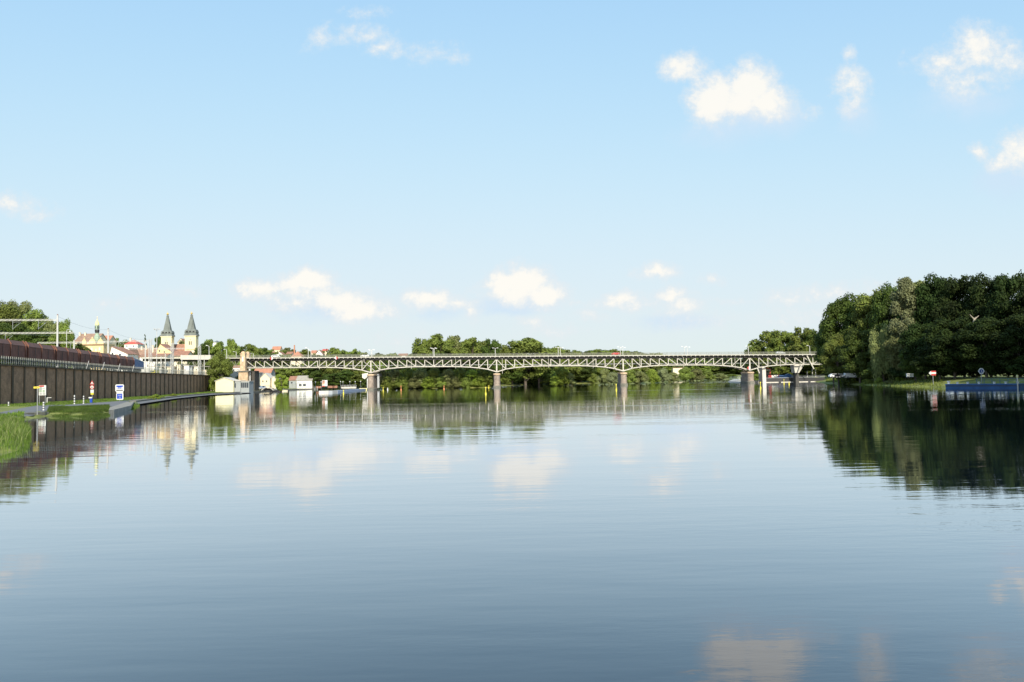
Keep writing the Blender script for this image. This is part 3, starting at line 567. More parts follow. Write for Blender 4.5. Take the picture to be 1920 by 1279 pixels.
row([(452, 700, 30, 405, 'dark'), (430, 704, 24, 400, 'mid'), (690, 702, 30, 445, 'dark'), (1420, 700, 30, 470, 'mid'), (1445, 696, 36, 455, 'mid'), (1475, 695, 40, 450, 'mid'), (1505, 697, 40, 445, 'dark'), (1535, 697, 40, 440, 'mid'), (1560, 692, 50, 420, 'dark')],
    'bushes filling the gaps below the bridge', 'bushes below the bridge', ('shrub', 2), 'thicket_shrub', 'thicket shrub')
# (snag)-coloured trunks inside the right wood
def snag(px, py0, py1, Y, label, fork=1.0):
    a, b_ = P(px, py0, Y), P(px+2, py1, Y); t_ = thing('forked_trunk', a, label, 'tree'); q = MB(); m_ = a.lerp(b_, .5)
    q.tube(a, m_, .32, .26, 7); q.tube(m_, b_+Vector((1.1*fork, 0, 0)), .2, .06, 6); q.tube(m_, b_+Vector((-1.3*fork, .3, .4)), .2, .06, 6); q.tube(m_.lerp(b_, .4), b_+Vector((.1, -.3, -.4)), .1, .04, 5)
    q.build('trunk', M['palebark'], t_)
snag(1826, 606, 592, 225, 'pale bare forked trunk high among the dark trees on the right')

# ------------------------------------------------------------------ railway wall, fence, train
S0 = s_of(-60)
bedm = MB(); n_ = 10
for i in range(n_):
    s0, s1 = S0+(LW-S0)*i/n_, S0+(LW-S0)*(i+1)/n_; z0, z1 = topz(s0)-.35, topz(s1)-.35
    bedm.hexa([Wp(s0, -18, .2), Wp(s0, -.6, .2), Wp(s1, -.6, .2), Wp(s1, -18, .2), Wp(s0, -18, z0), Wp(s0, -.6, z0), Wp(s1, -.6, z1), Wp(s1, -18, z1)])
tag(bedm.build('railway_bed', mat('ballast', (0.16, 0.14, 0.12), 0.95, var=.3, scale=2)), kind='structure')
rw = thing('retaining_wall', Wp(0, 0, .5), 'long dark brick retaining wall with pilasters carrying the railway', 'wall')
q = MB()
for i in range(24):
    s0, s1 = S0+(LW-S0)*i/24, S0+(LW-S0)*(i+1)/24
    q.hexa([Wp(s0, -.6, .2), Wp(s0, 0, .2), Wp(s1, 0, .2), Wp(s1, -.6, .2), Wp(s0, -.6, topz(s0)-.3), Wp(s0, 0, topz(s0)-.3), Wp(s1, 0, topz(s1)-.3), Wp(s1, -.6, topz(s1)-.3)])
q.build('brickwork', M['brick'], rw)
q = MB()
for i in range(24):
    s0, s1 = S0+(LW-S0)*i/24, S0+(LW-S0)*(i+1)/24
    q.hexa([Wp(s0, -.7, topz(s0)-.3), Wp(s0, .45, topz(s0)-.3), Wp(s1, .45, topz(s1)-.3), Wp(s1, -.7, topz(s1)-.3), Wp(s0, -.7, topz(s0)), Wp(s0, .45, topz(s0)), Wp(s1, .45, topz(s1)), Wp(s1, -.7, topz(s1))])
q.build('coping', M['brickd'], rw)
s = S0+1; k = 0
while s < LW:
    wd = .55+.25*(k % 3 == 0)+.2*rnd.random(); zt = topz(s)-.3
    q = MB(); q.box(Wp(s, .09, zt/2), (wd, .18, zt-.1), ANG); q.box(Wp(s, .14, .5), (wd+.2, .3, 1.0), ANG); q.build('pilaster', M['brickd'], rw); s += 5.9; k += 1
q = MB(); q.box(Wp(LW+.4, -6, 4.2), (1.2, 13, 8.2), ANG); q.build('end_wall', M['brick'], rw)
fe = thing('picket_fence', Wp(0, 0, topz(0)), 'pale upright picket fence along the top of the brick wall', 'fence')
nb = 22
for i in range(nb):
    s0, s1 = S0+(LW-S0)*i/nb, S0+(LW-S0)*(i+1)/nb; q = MB(); s = s0
    while s < s1-.05:
        z = topz(s); q.box(Wp(s, .30, z+.85), (.10, .10, 1.7), ANG); s += 1.02
    for hz in (.35, 1.35): q.bar(Wp(s0, .24, topz(s0)+hz), Wp(s1, .24, topz(s1)+hz), .04, .04)
    q.build('fence_panel', M['fence'], fe)
for i, sx in enumerate([s_of(v) for v in (158, 188, 218, 245)]):
    q = MB(); z = topz(sx); q.bar(Wp(sx, .5, z+.1), Wp(sx+1.8, .5, z+2.2), .09, .09); o = q.build('slanted_rod', M['cgrey'], fe)
def zt_train(s): return float(np.interp(s, [s_of(0, -4), s_of(252, -4)], [15.2, 13.75]))
TO = -4.2
S252 = s_of(252, TO+1.4, 12)
def wagon(s1, s0, label):
    r_ = thing('goods_wagon', Wp((s0+s1)/2, TO, zt_train((s0+s1)/2)-4.3), label, 'wagon', 'wagons of the goods train')
    def cross(s, grow=0):
        z = zt_train(s); a = 1.45+grow; return [Wp(s, TO-a, z-4.0), Wp(s, TO+a, z-4.0), Wp(s, TO+a, z-1.15), Wp(s, TO+a*.55, z-.15+grow), Wp(s, TO-a*.55, z-.15+grow), Wp(s, TO-a, z-1.15)]
    def loft(q, A, B, faces): q.add(A+B, faces)
    A, B = cross(s0+.5), cross(s1-.5); n = 6
    q = MB(); q.add(A+B, [(0, 1, 2, 3, 4, 5)[::-1], (6, 7, 8, 9, 10, 11), (0, 1, 7, 6), (1, 2, 8, 7), (5, 0, 6, 11)]); q.build('body', M['rust'], r_)
    q = MB(); A2, B2 = cross(s0+.4, .06), cross(s1-.4, .06); d = Vector((0, 0, -.08))
    q.add(A2[2:]+B2[2:]+[p+d for p in A2[2:]]+[p+d for p in B2[2:]], [(0, 1, 5, 4), (1, 2, 6, 5), (2, 3, 7, 6), (0, 4, 12, 8), (3, 11, 15, 7), (0, 8, 9, 1), (1, 9, 10, 2), (2, 10, 11, 3)]); q.build('roof', M['rustroof'], r_)
    L = s1-s0
    for f_ in (.03, .5, .97):
        q = MB(); sv = s0+L*f_; z = zt_train(sv); q.box(Wp(sv, TO+1.53, z-2.55), (.34, .16, 2.9), ANG); q.bar(Wp(sv, TO+1.56, z-1.12), Wp(sv, TO+.8, z+.06), .30, .12, Vector(UW)); q.build('rib', M['rib'], r_)
    for f_ in (.265, .735):
        q = MB(); sv = s0+L*f_; z = zt_train(sv); q.box(Wp(sv, TO+1.48, z-2.6), (.14, .06, 2.8), ANG); q.build('post', M['black'], r_)
    for f_ in (.14, .26, .74, .86):
        q = MB(); sv = s0+L*f_; z = zt_train(sv)-4.75
        for sg in (-1, 1): q.tube(Wp(sv, TO+sg*.72-.06, z), Wp(sv, TO+sg*.72+.06, z), .46, n=14)
        q.tube(Wp(sv, TO-.7, z), Wp(sv, TO+.7, z), .08); q.build('wheelset', M['black'], r_)
    q = MB(); q.bar(Wp(s0-.1, TO, zt_train(s0)-4.2), Wp(s1+.1, TO, zt_train(s1)-4.2), 2.4, .3, Vector((0, 0, 1))); q.build('underframe', M['black'], r_)
s = S252; i = 0
WL = 16.6
while s > S0+2 and i < 9:
    wagon(s-.25, s-WL+.25, 'brown covered hopper wagon, %s from the blue wagon at the right end of the train' % ORD[i]); s -= WL; i += 1
# blue wagon at the end
bw = thing('goods_wagon', Wp(S252+5, TO, 9), 'blue wagon with dark sloping roof at the right end of the train', 'wagon', 'wagons of the goods train')
e0, e1 = S252+.6, s_of(270, TO+1.4, 12); za = zt_train(S252)
q = MB(); q.hexa([Wp(e0, TO-1.4, za-3.9), Wp(e0, TO+1.4, za-3.9), Wp(e1, TO+1.4, za-3.9), Wp(e1, TO-1.4, za-3.9), Wp(e0, TO-1.4, za-.9), Wp(e0, TO+1.4, za-.9), Wp(e1, TO+1.4, za-1.5), Wp(e1, TO-1.4, za-1.5)]); q.build('body', M['locob'], bw)
q = MB(); q.hexa([Wp(e0, TO-1.5, za-.9), Wp(e0, TO+1.5, za-.9), Wp(e1, TO+1.5, za-1.5), Wp(e1, TO-1.5, za-1.5), Wp(e0, TO-.8, za), Wp(e0, TO+.6, za), Wp(e1, TO+.5, za-.9), Wp(e1, TO-.8, za-.9)]); q.build('roof', mat('dark_blue_roof', (0.04, 0.07, 0.12), .5), bw)
q = MB()
for f_ in (.12, .3, .7, .88):
    sv = e0+(e1-e0)*f_; q.tube(Wp(sv, TO-.8, za-4.4), Wp(sv, TO+.8, za-4.4), .46, n=14)
q.build('wheelset', M['black'], bw)
# catenary
def px_at(px, off, z=12): return s_of(px, off, z)
def mast(px, ytop, Y, label, zb=8.6, r=.22, lattice=False):
    p = P(px, ytop, Y); t_ = thing('catenary_mast', (p.x, Y, zb), label, 'mast', 'overhead line masts'); q = MB()
    if lattice:
        w = .42
        for sx in (-1, 1):
            for sy in (-1, 1): q.bar((p.x+sx*w, Y+sy*w, zb), (p.x+sx*w, Y+sy*w, p.z), .15, .15)
        z = zb; k = 1
        while z < p.z-.9: q.bar((p.x-w*k, Y-w, z), (p.x+w*k, Y-w, z+.9), .08, .08); z += .9; k = -k
        q.build('lattice_pole', M['cgrey'], t_)
    else:
        q.tube((p.x, Y, zb), (p.x, Y, p.z), r*1.25, r, 10); q.build('pole', M['cgrey'], t_)
        q = MB(); q.tube((p.x, Y, p.z), (p.x, Y, p.z+.25), r*1.1, r*.5, 8); q.build('cap', M['rib'], t_)
    return t_
def beam(pa, pb, Y, label, drops=()):
    a, b_ = P(pa[0], pa[1], Y), P(pb[0], pb[1], Y); t_ = thing('gantry_beam', a, label, 'gantry', 'overhead line gantries')
    q = MB(); n = int((b_-a).length/1.2)
    for dz in (-.18, .18):
        q.bar(a+Vector((0, 0, dz)), b_+Vector((0, 0, dz)), .11, .11)
    for i in range(n): u, v = a.lerp(b_, i/n), a.lerp(b_, (i+1)/n); q.bar(u+Vector((0, 0, -.18)), v+Vector((0, 0, .18)), .06, .06)
    q.build('truss', M['cgrey'], t_)
    for px in drops:
        u = a.lerp(b_, (px-pa[0])/(pb[0]-pa[0])); q = MB(); q.bar(u, u+Vector((0, 0, -2.6)), .09, .09); q.bar(u+Vector((0, 0, -2.5)), u+Vector((2.2, 0, -.7)), .08, .08); q.bar(u+Vector((0, 0, -.6)), u+Vector((1.9, 0, -.6)), .05, .05)
        q.build('cantilever', M['grey'], t_)
mast(108, 591, 222, 'white concrete mast rising from the goods train in front of the big trees')
beam((-60, 600.5), (108, 600), 222, 'highest gantry beam crossing the big trees on the left', (-20, 24, 72))
beam((-60, 625.5), (138, 623.8), 236, 'middle gantry beam crossing the trees above the goods train', (10,))
beam((70, 643), (197, 641.5), 268, 'lowest gantry beam running left of the yellow town hall', (132,))
mast(139, 638, 268, 'short mast between the big trees and the yellow town hall')
mast(203, 617, 300, 'tall white mast right of the yellow town hall', r=.3)
beam((194, 641), (278, 639), 300, 'gantry beam above the red hipped roof', (222, 255))
beam((240, 653.8), (346, 653.6), 330, 'thin gantry beam in front of the church nave', ())
mast(272.5, 640, 330, 'thin mast behind the blue wagon'); mast(282, 636, 322, 'lattice mast left of the flower-shaped floodlight mast', lattice=True)
mast(323, 643, 345, 'lattice mast between the two church towers', lattice=True); mast(374, 648, 352, 'lattice mast at the river end of the brick wall', lattice=True)
mast(310, 663, 350, 'short thin mast below the left church tower', r=.15); mast(341, 665, 365, 'short thin mast below the church nave', r=.15); mast(383, 668, 380, 'thin mast left of the dark tree at the bridge end', r=.15); mast(302, 668, 345, 'short thin mast below the red chimney', r=.15)
# flower floodlight mast
p = P(294, 619, 335); t_ = thing('floodlight_mast', (p.x, 335, 8.6), 'tall floodlight mast with a crown of small lamps left of the church', 'lamp'); q = MB(); q.tube((p.x, 335, 8.6), p, .16, .10); q.build('pole', M['cgrey'], t_)
for i in range(8):
    a_ = 2*pi*i/8; e_ = p+Vector((cos(a_)*1.15, sin(a_)*1.15, .25+.3*(i % 2))); q = MB(); q.tube(p, e_, .04, n=5); q.box(e_, (.35, .35, .2), a_); q.build('lamp', M['cgrey'], t_)
# station lamp with hook over the train
p = P(125, 621, 240); t_ = thing('hooked_lamp', (p.x, 240, 9.), 'grey hooked station lamp in front of the big trees', 'lamp'); q = MB(); q.tube((p.x, 240, 9), p, .1, .08)
for i in range(6): a0, a1 = pi-pi*i/6, pi-pi*(i+1)/6; q.tube(p+Vector((.5+.5*cos(a0), 0, .5*sin(a0))), p+Vector((.5+.5*cos(a1), 0, .5*sin(a1))), .07, n=6)
q.build('pole', M['cgrey'], t_); q = MB(); q.lathe(p+Vector((1, 0, -.35)), [(.3, 0), (.28, .12), (.08, .35)], 10); q.build('lamp_head', M['white'], t_)
wr = MB()
for (a_, b_) in [(P(108, 593, 222), P(203, 618, 300)), (P(203, 618, 300), P(282, 637, 322)), (P(138, 624, 236), P(203, 637, 300)), (P(-60, 606, 215), P(108, 628, 262))]:
    for i in range(8):
        u, v = a_.lerp(b_, i/8), a_.lerp(b_, (i+1)/8); sg = lambda t: Vector((0, 0, -1.2*4*t*(1-t))); wr.tube(u+sg(i/8), v+sg((i+1)/8), .025, n=4)
tag(wr.build('overhead_wire', M['grey'], loc=P(108, 593, 222)), 'thin overhead wires sagging between the railway masts', 'wire')
# ------------------------------------------------------------------ houses
def win(parent, x, y, z, w, h, m='glass', rz=0):
    q = MB(); q.box((x, y-.03, z), (w, .10, h)); o = q.build('window', M[m], parent); q = MB()
    q.box((x, y-.06, z-h/2-.06), (w+.25, .22, .12)); q.build('sill', M['white'], o); return o
def house(name, label, x0, x1, eave, ridge, Y, wall, roof, orient='side', depth=9, wins=(), chim=(), base=None, cat='house', group=None, peak=.5, wm='glass'):
    a, b_ = P(x0, eave, Y), P(x1, eave, Y); ze = (a.z+b_.z)/2; zr = P((x0+x1)/2, ridge, Y+(0 if orient == 'front' else depth/2)).z
    xc = (a.x+b_.x)/2; w = b_.x-a.x; zb = (hgt(xc, Y)-.6) if base is None else base
    t_ = thing(name, (xc, Y, zb), label, cat, group); q = MB(); q.box((xc, Y+depth/2, (zb+ze)/2), (w, depth, ze-zb))
    e = .35
    if orient == 'front': q.prism([(a.x, Y, ze), (b_.x, Y, ze), (a.x+w*peak, Y, zr)], (0, depth, 0))
    elif orient == 'side':
        q.prism([(a.x, Y, ze), (a.x, Y+depth, ze), (a.x, Y+depth/2, zr)], (w, 0, 0))
    q.build('wall', M[wall], t_)
    q = MB(); th = .22
    if orient == 'front':
        for xa, xb in ((a.x-e, a.x+w*peak), (b_.x+e, a.x+w*peak)):
            dz = -e*(zr-ze)/(abs(xb-xa)-e+.01); q.prism([(xa, Y-e, ze+dz+.03), (xb, Y-e, zr+.03), (xb, Y-e, zr+th), (xa, Y-e, ze+dz+th)], (0, depth+2*e, 0))
    elif orient == 'side':
        sl_ = (zr-ze)/(depth/2)
        for ya, yb in ((Y-e, Y+depth/2), (Y+depth+e, Y+depth/2)): q.prism([(a.x-e, ya, ze-e*sl_+.03), (a.x-e, yb, zr+.03), (a.x-e, yb, zr+th), (a.x-e, ya, ze-e*sl_+th)], (w+2*e, 0, 0))
    elif orient == 'hip':
        k = .5 if w < depth*1.5 else depth/2/w; c0, c1 = Vector((a.x+w*k, Y+depth/2, zr)), Vector((b_.x-w*k, Y+depth/2, zr))
        q.add([(a.x-e, Y-e, ze+.02), (b_.x+e, Y-e, ze+.02), (b_.x+e, Y+depth+e, ze+.02), (a.x-e, Y+depth+e, ze+.02), c0, c1+Vector((.01, 0, 0))], [(0, 1, 5, 4), (1, 2, 5), (2, 3, 4, 5), (3, 0, 4), (3, 2, 1, 0)])
    elif orient == 'flat': q.box((xc, Y+depth/2, ze+.12), (w+.5, depth+.5, .24))
    ro = q.build('roof', M[roof], t_)
    for (cx, cy) in chim:
        p = P(cx, cy, Y+depth*.4); q = MB(); q.box((p.x, p.y, (p.z+ze)/2), (.8, .8, p.z-ze+.01)); q.box((p.x, p.y, p.z+.05), (1., 1., .14)); q.build('chimney', M['cream'], ro)
    for (wx, wy, ww, wh) in wins:
        p = P(wx, wy, Y); win(t_, p.x, Y, p.z, ww*Y/F, wh*Y/F, wm)
    return t_
# yellow town hall with turret
th_ = house('town_hall', 'ornate yellow building with cut-out parapet and slim green turret', 153, 194, 645.5, 644, 430, 'ywall', 'ywall', 'flat', 12, wins=[(172, 655, 3, 5), (187, 654, 3, 5), (161, 656, 2.4, 4.5), (180, 656, 2, 4)], cat='town hall', wm='white')
for i, (xa, xb, yt) in enumerate([(153.5, 161.5, 635.5), (166, 179, 634.5), (182.5, 193.5, 635.5)]):
    a_, b_ = P(xa, 645, 430), P(xb, 645, 430); zt = P(xa, yt, 430).z; w = b_.x-a_.x; q = MB(); z0 = a_.z+.1
    q.prism([(a_.x, 430, z0), (b_.x, 430, z0), (b_.x-w*.08, 430, z0+(zt-z0)*.5), (b_.x-w*.22, 430, z0+(zt-z0)*.78), (a_.x+w*.5, 430, zt), (a_.x+w*.22, 430, z0+(zt-z0)*.78), (a_.x+w*.08, 430, z0+(zt-z0)*.5)], (0, .8, 0)); q.ball((a_.x+w*.5, 430.4, zt+.3), .45); q.build('gable', M['ywall'], th_)
q = MB(); a_, b_ = P(153, 646.5, 430), P(194.5, 646.5, 430); q.box(((a_.x+b_.x)/2, 429.8, (a_.z+b_.z)/2), (b_.x-a_.x+.4, .5, .5)); q.build('cornice', mat('dark_cornice', (.25, .15, .09), .9), th_)
c = P(182, 641, 436); sc = 436/F; tu = [('turret', 'patina', [(5.4, 0), (6, 6), (5, 10), (4.2, 12), (2.6, 16), (3.2, 17)]), ('gallery', 'black', [(3.9, 17), (3.9, 19), (4.2, 20), (4.2, 22), (3.9, 23)]), ('lantern', 'patina', [(3.4, 23), (3.4, 30.5), (4, 31)]),
      ('cupola', 'pyel', [(4, 31), (3.9, 33), (3.2, 36), (1.6, 40), (.7, 42)]), ('finial', 'gold', [(.35, 42), (.3, 47), (.1, 48)])]
for nm, mm, pr in tu: q = MB(); q.lathe(c, [(r_*sc, z_*sc) for r_, z_ in pr], 8); q.build(nm, M[mm], th_)
for k in range(4):
    q = MB(); a_ = pi/4+k*pi/2; q.box(c+Vector((cos(a_)*3.35*sc, sin(a_)*3.35*sc, 27*sc)), (1.6*sc, 1.0*sc, 5*sc), a_+pi/2); q.build('opening', M['black'], th_)
house('brown_roof_house', 'long brown tiled roof behind the yellow town hall', 140, 180, 641, 626.5, 452, 'cream', 'btile', 'side', 14, chim=[(150, 624), (160, 624.5)], cat='house')
house('townhouse', 'house with orange roof glimpsed right of the green turret', 187, 204, 640, 630, 470, 'cream', 'otile', 'side', 9, wins=[(193, 638, 2, 3)])
house('townhouse', 'white house with steep brown roof right of the tall white mast', 206, 239, 664, 650, 420, 'wwall', 'tile', 'front', 12, wins=[(211, 664, 3, 5), (225, 665, 4, 3)], peak=.1)
house('townhouse', 'pale house under a red hipped roof on the town hill', 233, 258, 645.5, 637, 520, 'wwall', 'rtile', 'hip', 9, wins=[(238, 649, 2, 3), (250, 649, 2, 3)], chim=[(245, 634)])
house('townhouse', 'narrow white gable-fronted house left of the long brown roofs', 235, 248, 668, 652.5, 440, 'wwall', 'btile', 'front', 9, wins=[(240, 664, 1.5, 2.5)])
house('townhouse', 'long low house with brown tiled roof and row of small dormers', 248, 296, 668, 653, 455, 'cream', 'btile', 'side', 12, chim=[(266, 650), (274, 648), (286, 648)], wins=[(256, 671, 2, 3), (266, 671, 2, 3), (276, 671, 2, 3), (286, 671, 2, 3)])
house('townhouse', 'wide white building behind the blue wagon', 262, 312, 669, 664, 405, 'wwall', 'tile', 'side', 9, wins=[(272, 680, 2, 3), (283, 676, 2, 2), (295, 680, 2, 3), (305, 680, 2, 3)])
house('townhouse', 'tall ochre gable in front of the left church tower', 293, 322, 660, 645, 440, 'ywall', 'tile', 'front', 10, wins=[(299, 658, 2, 3), (308, 660, 2, 3)], peak=.25, chim=[(287, 648)])
house('townhouse', 'white house with brick roof below the church nave', 322, 350, 668, 659, 430, 'cream', 'tile', 'side', 10, wins=[(328, 674, 2, 3), (338, 674, 2, 3)])
# church
ch_ = thing('church', P(335, 690, 600), 'large yellow church with two slate spires topped by gold balls', 'church')
def tower(xl, xr, ytop, ysk, ytip, Y):
    a_, b_ = P(xl, ytop, Y), P(xr, ytop, Y); w = b_.x-a_.x; xc, yc, zt, zb = (a_.x+b_.x)/2, Y+w*.31, a_.z, hgt(a_.x, Y)-1; dp = w*.62; k = Y/F
    q = MB(); q.box((xc, yc, (zt+zb)/2), (w, dp, zt-zb)); tw = q.build('tower', M['church'], ch_)
    q = MB(); q.box((xc, yc, zt+.15), (w+.9, dp+.9, .5)); q.build('cornice', M['cream'], tw)
    z = zt+.4; zs = P(xl, ysk, Y).z; zp = P(xl, ytip, Y).z; q = MB(); r2 = math.sqrt(2)
    pr = [(w*.60*r2, 0), (w*.52*r2, (zs-z)*.35), (w*.50*r2, (zs-z)*.45), (w*.54*r2, (zs-z)*.5), (w*.50*r2, (zs-z)*.8), (w*.45*r2, (zs-z)*.95), (w*.34*r2, zs-z+.1), (w*.20*r2, zs-z+(zp-zs)*.5), (w*.085*r2, (zp-z)*.92), (w*.11*r2, (zp-z)*.94), (.15, zp-z)]
    q.lathe((xc, yc, z), pr, 4, pi/4, 1, dp/w); sp = q.build('spire', M['slate'], tw)
    for dx in (-.3, 0, .3): q = MB(); q.box((xc+dx*w, yc-dp*.54, z+(zs-z)*.64), (w*.16, .3, (zs-z)*.22)); q.build('louvre', M['black'], sp)
    q = MB(); q.ball((xc, yc, zp+1.6*k), 2.2*k, 10); q.tube((xc, yc, zp+3*k), (xc, yc, zp+6*k), .12); q.build('finial', M['gold'], sp)
    for dx in (-.07, .07): q = MB(); q.box((xc+dx*w*1.2, Y-.02, zt-13*k), (w*.09, .14, 7*k)); q.build('window', M['glass'], tw)
    q = MB(); q.tube((xc, Y-.1, zt-6.5*k), (xc, Y+.1, zt-6.5*k), .75*k, n=12); q.build('oculus', M['glass'], tw)
tower(302, 321.5, 631.5, 620, 590, 600); tower(346.5, 367, 630.5, 617.5, 589, 600)
a_, b_ = P(304, 668, 606), P(352, 668, 606); zb = hgt(a_.x, 606)-1; zr = P(325, 645.5, 612).z
q = MB(); q.box(((a_.x+b_.x)/2, 612, (a_.z+zb)/2), (b_.x-a_.x, 12, a_.z-zb)); q.build('nave', M['church'], ch_)
q = MB(); q.prism([(a_.x-.4, 605.5, a_.z-.3), (a_.x-.4, 612, zr), (a_.x-.4, 618.5, a_.z-.3)], (b_.x-a_.x+.8, 0, 0)); q.build('nave_roof', M['tile'], ch_)
a_, b_ = P(349, 656, 590), P(377, 656, 590); zb = hgt(a_.x, 590)-1; q = MB(); q.box(((a_.x+b_.x)/2, 595, (a_.z+zb)/2), (b_.x-a_.x, 9, a_.z-zb)); fc = q.build('facade', M['cream'], ch_)
q = MB(); q.box(((a_.x+b_.x)/2, 595, a_.z+.3), (b_.x-a_.x+1, 10, .6)); q.build('cornice', M['ywall'], fc)
for i in range(4):
    q = MB(); x = a_.x+(b_.x-a_.x)*(.14+.24*i); q.box((x, 590.4, a_.z-4.6), (1.1, .15, 2.4)); q.tube((x, 590.33, a_.z-3.4), (x, 590.5, a_.z-3.4), .55, n=10); q.build('window', M['glass'], fc)
house('townhouse', 'tan gabled house peeking between the two church towers', 333, 345, 642, 635, 640, 'cream', 'tile', 'front', 8)
# station sheds behind the fence
for (nm, lb, x0, x1, ev, rg, Y, wl, rf, ori, wn_) in [
    ('station_shed', 'low cream shed behind the fence below the left church tower', 309, 321, 689, 686, 352, 'cream', 'conc', 'flat', [(314, 696, 2, 3)]),
    ('station_shed', 'small cream hut behind the fence below the nave', 332, 338, 684, 682, 356, 'cream', 'conc', 'flat', [(335, 693, 1.5, 4)]),
    ('station_shed', 'pale hut with grey side behind the fence under the approach bridge', 345, 354, 686, 683.5, 358, 'wwall', 'conc', 'flat', [(347, 693, 1.2, 3)]),
    ('station_shed', 'cream cabin with orange notice near the wall end', 361, 372, 688, 685, 362, 'cream', 'conc', 'flat', [(368, 693, 2, 2)]),
    ('station_shed', 'cream block building above the river end of the brick wall', 380, 411, 694, 692.5, 392, 'cream', 'conc', 'flat', [(390, 697, 4.5, 3)]),
    ('station_shed', 'grey metal container standing behind the fence', 354, 360, 688, 686, 360, 'gwall', 'grey', 'flat', []),
    ('river_hall', 'pale yellow low-gabled hall on the quay beside the stone tower', 404, 437.5, 714.5, 708.5, 352, 'hallw', 'conc', 'front', []),
    ('river_annex', 'dark fronted annex with pale door beside the yellow hall', 437.7, 451, 714.5, 712, 353.5, 'gwall', 'conc', 'flat', [(441, 723, 2.4, 9)]),
    ('glass_pavilion', 'glazed pavilion at the foot of the stone tower', 451.5, 467, 715.5, 713.5, 354, 'gwall', 'conc', 'flat', [(453.6, 722.5, 2.7, 10), (457.2, 722.5, 2.7, 10), (460.8, 722.5, 2.7, 10), (464.4, 722.5, 2.7, 10)]),
    ('brick_house', 'house with orange tiled roof below the first bridge panels', 476, 508, 699, 690.5, 446, 'gwall', 'otile', 'side', []),
    ('grey_house', 'narrow grey green house right of the stone tower pier', 474, 486, 699, 697, 436, 'gwall', 'conc', 'flat', [(477, 706, 2, 4), (482, 706, 2, 4), (477, 714, 2, 4), (482, 714, 2, 4)]),
    ('white_house', 'cream house with wide pale canopy roof near the parked cars', 488, 506, 709, 700, 438, 'cream', 'conc', 'front', [(493, 715, 2, 3), (500, 715, 2, 3)]),
    ('townhouse', 'white house with thin orange roof between the dark tree and the stone towers', 432, 450, 689, 686, 412, 'wwall', 'otile', 'side', [(438, 694, 2, 3)]),
    ('restaurant', 'long white riverside building with grey roof and dark terrace openings', 556, 585, 713, 705, 466, 'wwall', 'groof', 'side', [(563, 722, 5, 4), (571, 722, 5, 4)]),
    ('brick_house', 'low house with dull red roof left of the white restaurant', 542, 555, 713, 706, 472, 'gwall', 'tile', 'side', [(547, 718, 3, 3)]),
    ('cream_hut', 'small cream hut left of the round tree', 509, 517, 710, 706, 440, 'cream', 'conc', 'front', []),
    ('hill_house', 'small yellow gable on the hill above the bridge', 491, 499, 665, 660, 690, 'ywall', 'tile', 'front', []),
    ('hill_house', 'dark red roof right of the small yellow gable', 503, 514, 664, 660, 680, 'cream', 'tile', 'side', []),
    ('hill_house', 'brown roofed white house below the pink tower house', 516, 531, 665, 659.5, 675, 'wwall', 'tile', 'front', []),
    ('pink_house', 'pale pink building with stepped roof high among the hill trees', 510, 525, 656, 650, 760, 'cream', 'otile', 'side', [(514, 659, 1.5, 2), (520, 659, 1.5, 2)]),
    ('hill_house', 'small white house with red roof left of the pyramid roof', 537, 547, 664, 660, 690, 'wwall', 'tile', 'side', []),
    ('pyramid_house', 'cream house with tall terracotta pyramid roof just over the bridge railing', 546, 565, 668.5, 658.5, 520, 'cream', 'otile', 'hip', []),
    ('hill_house', 'small orange roofed house among the hill trees', 583, 592, 662, 657.5, 700, 'cream', 'otile', 'side', []),
    ('hill_house', 'white house with pinkish steep roof on the hill', 592, 605, 664, 656.5, 690, 'wwall', 'tile', 'front', [(598, 661, 1.5, 2)]),
    ('hill_house', 'bright red flat roof glimpsed on the hill crest', 604, 613, 658, 655, 730, 'cream', 'rtile', 'side', []),
    ('hill_house', 'low white house with red roof at the end of the hill', 747, 763, 667, 663.5, 640, 'wwall', 'tile', 'side', []),
    ('villa', 'dark roofed white villa on the far left hilltop', 400, 407, 642, 638.5, 680, 'wwall', 'slate', 'hip', []),
    ('sand_house', 'sandy coloured building seen under the fourth span', 1262, 1284, 690, 686, 640, 'cream', 'btile', 'flat', []),
]:
    house(nm, lb, x0, x1, ev, rg, Y, wl, rf, ori, 8 if ori != 'flat' else 6, wn_, cat='house' if 'shed' not in nm else 'shed')
q = MB(); p = P(552, 648.5, 545); q.box((p.x, 545, p.z-4), (.9, .9, 9), taper=.8); tag(q.build('brick_chimney', M['otile'], loc=(p.x, 545, p.z-8.5)), 'slim pinkish chimney above the terracotta pyramid roof', 'chimney')
# yellow rail vehicle
p = P(290, 703.5, 338); t_ = thing('rail_vehicle', (p.x, 338, p.z), 'small yellow rail vehicle behind the fence', 'vehicle'); q = MB(); q.box((p.x, 338, p.z+1.2), (1.9, 4, 1.5)); q.build('body', M['yellow'], t_)
q = MB(); q.box((p.x, 335.96, p.z+1.6), (1.4, .1, .5)); q.build('windscreen', M['glass'], t_)
q = MB(); [q.tube((p.x+dx, 336.3+dy, p.z+.3), (p.x+dx+.15, 336.3+dy, p.z+.3), .32, n=12) for dx in (-.85, .7) for dy in (0, 3)]; q.build('wheel', M['black'], t_)

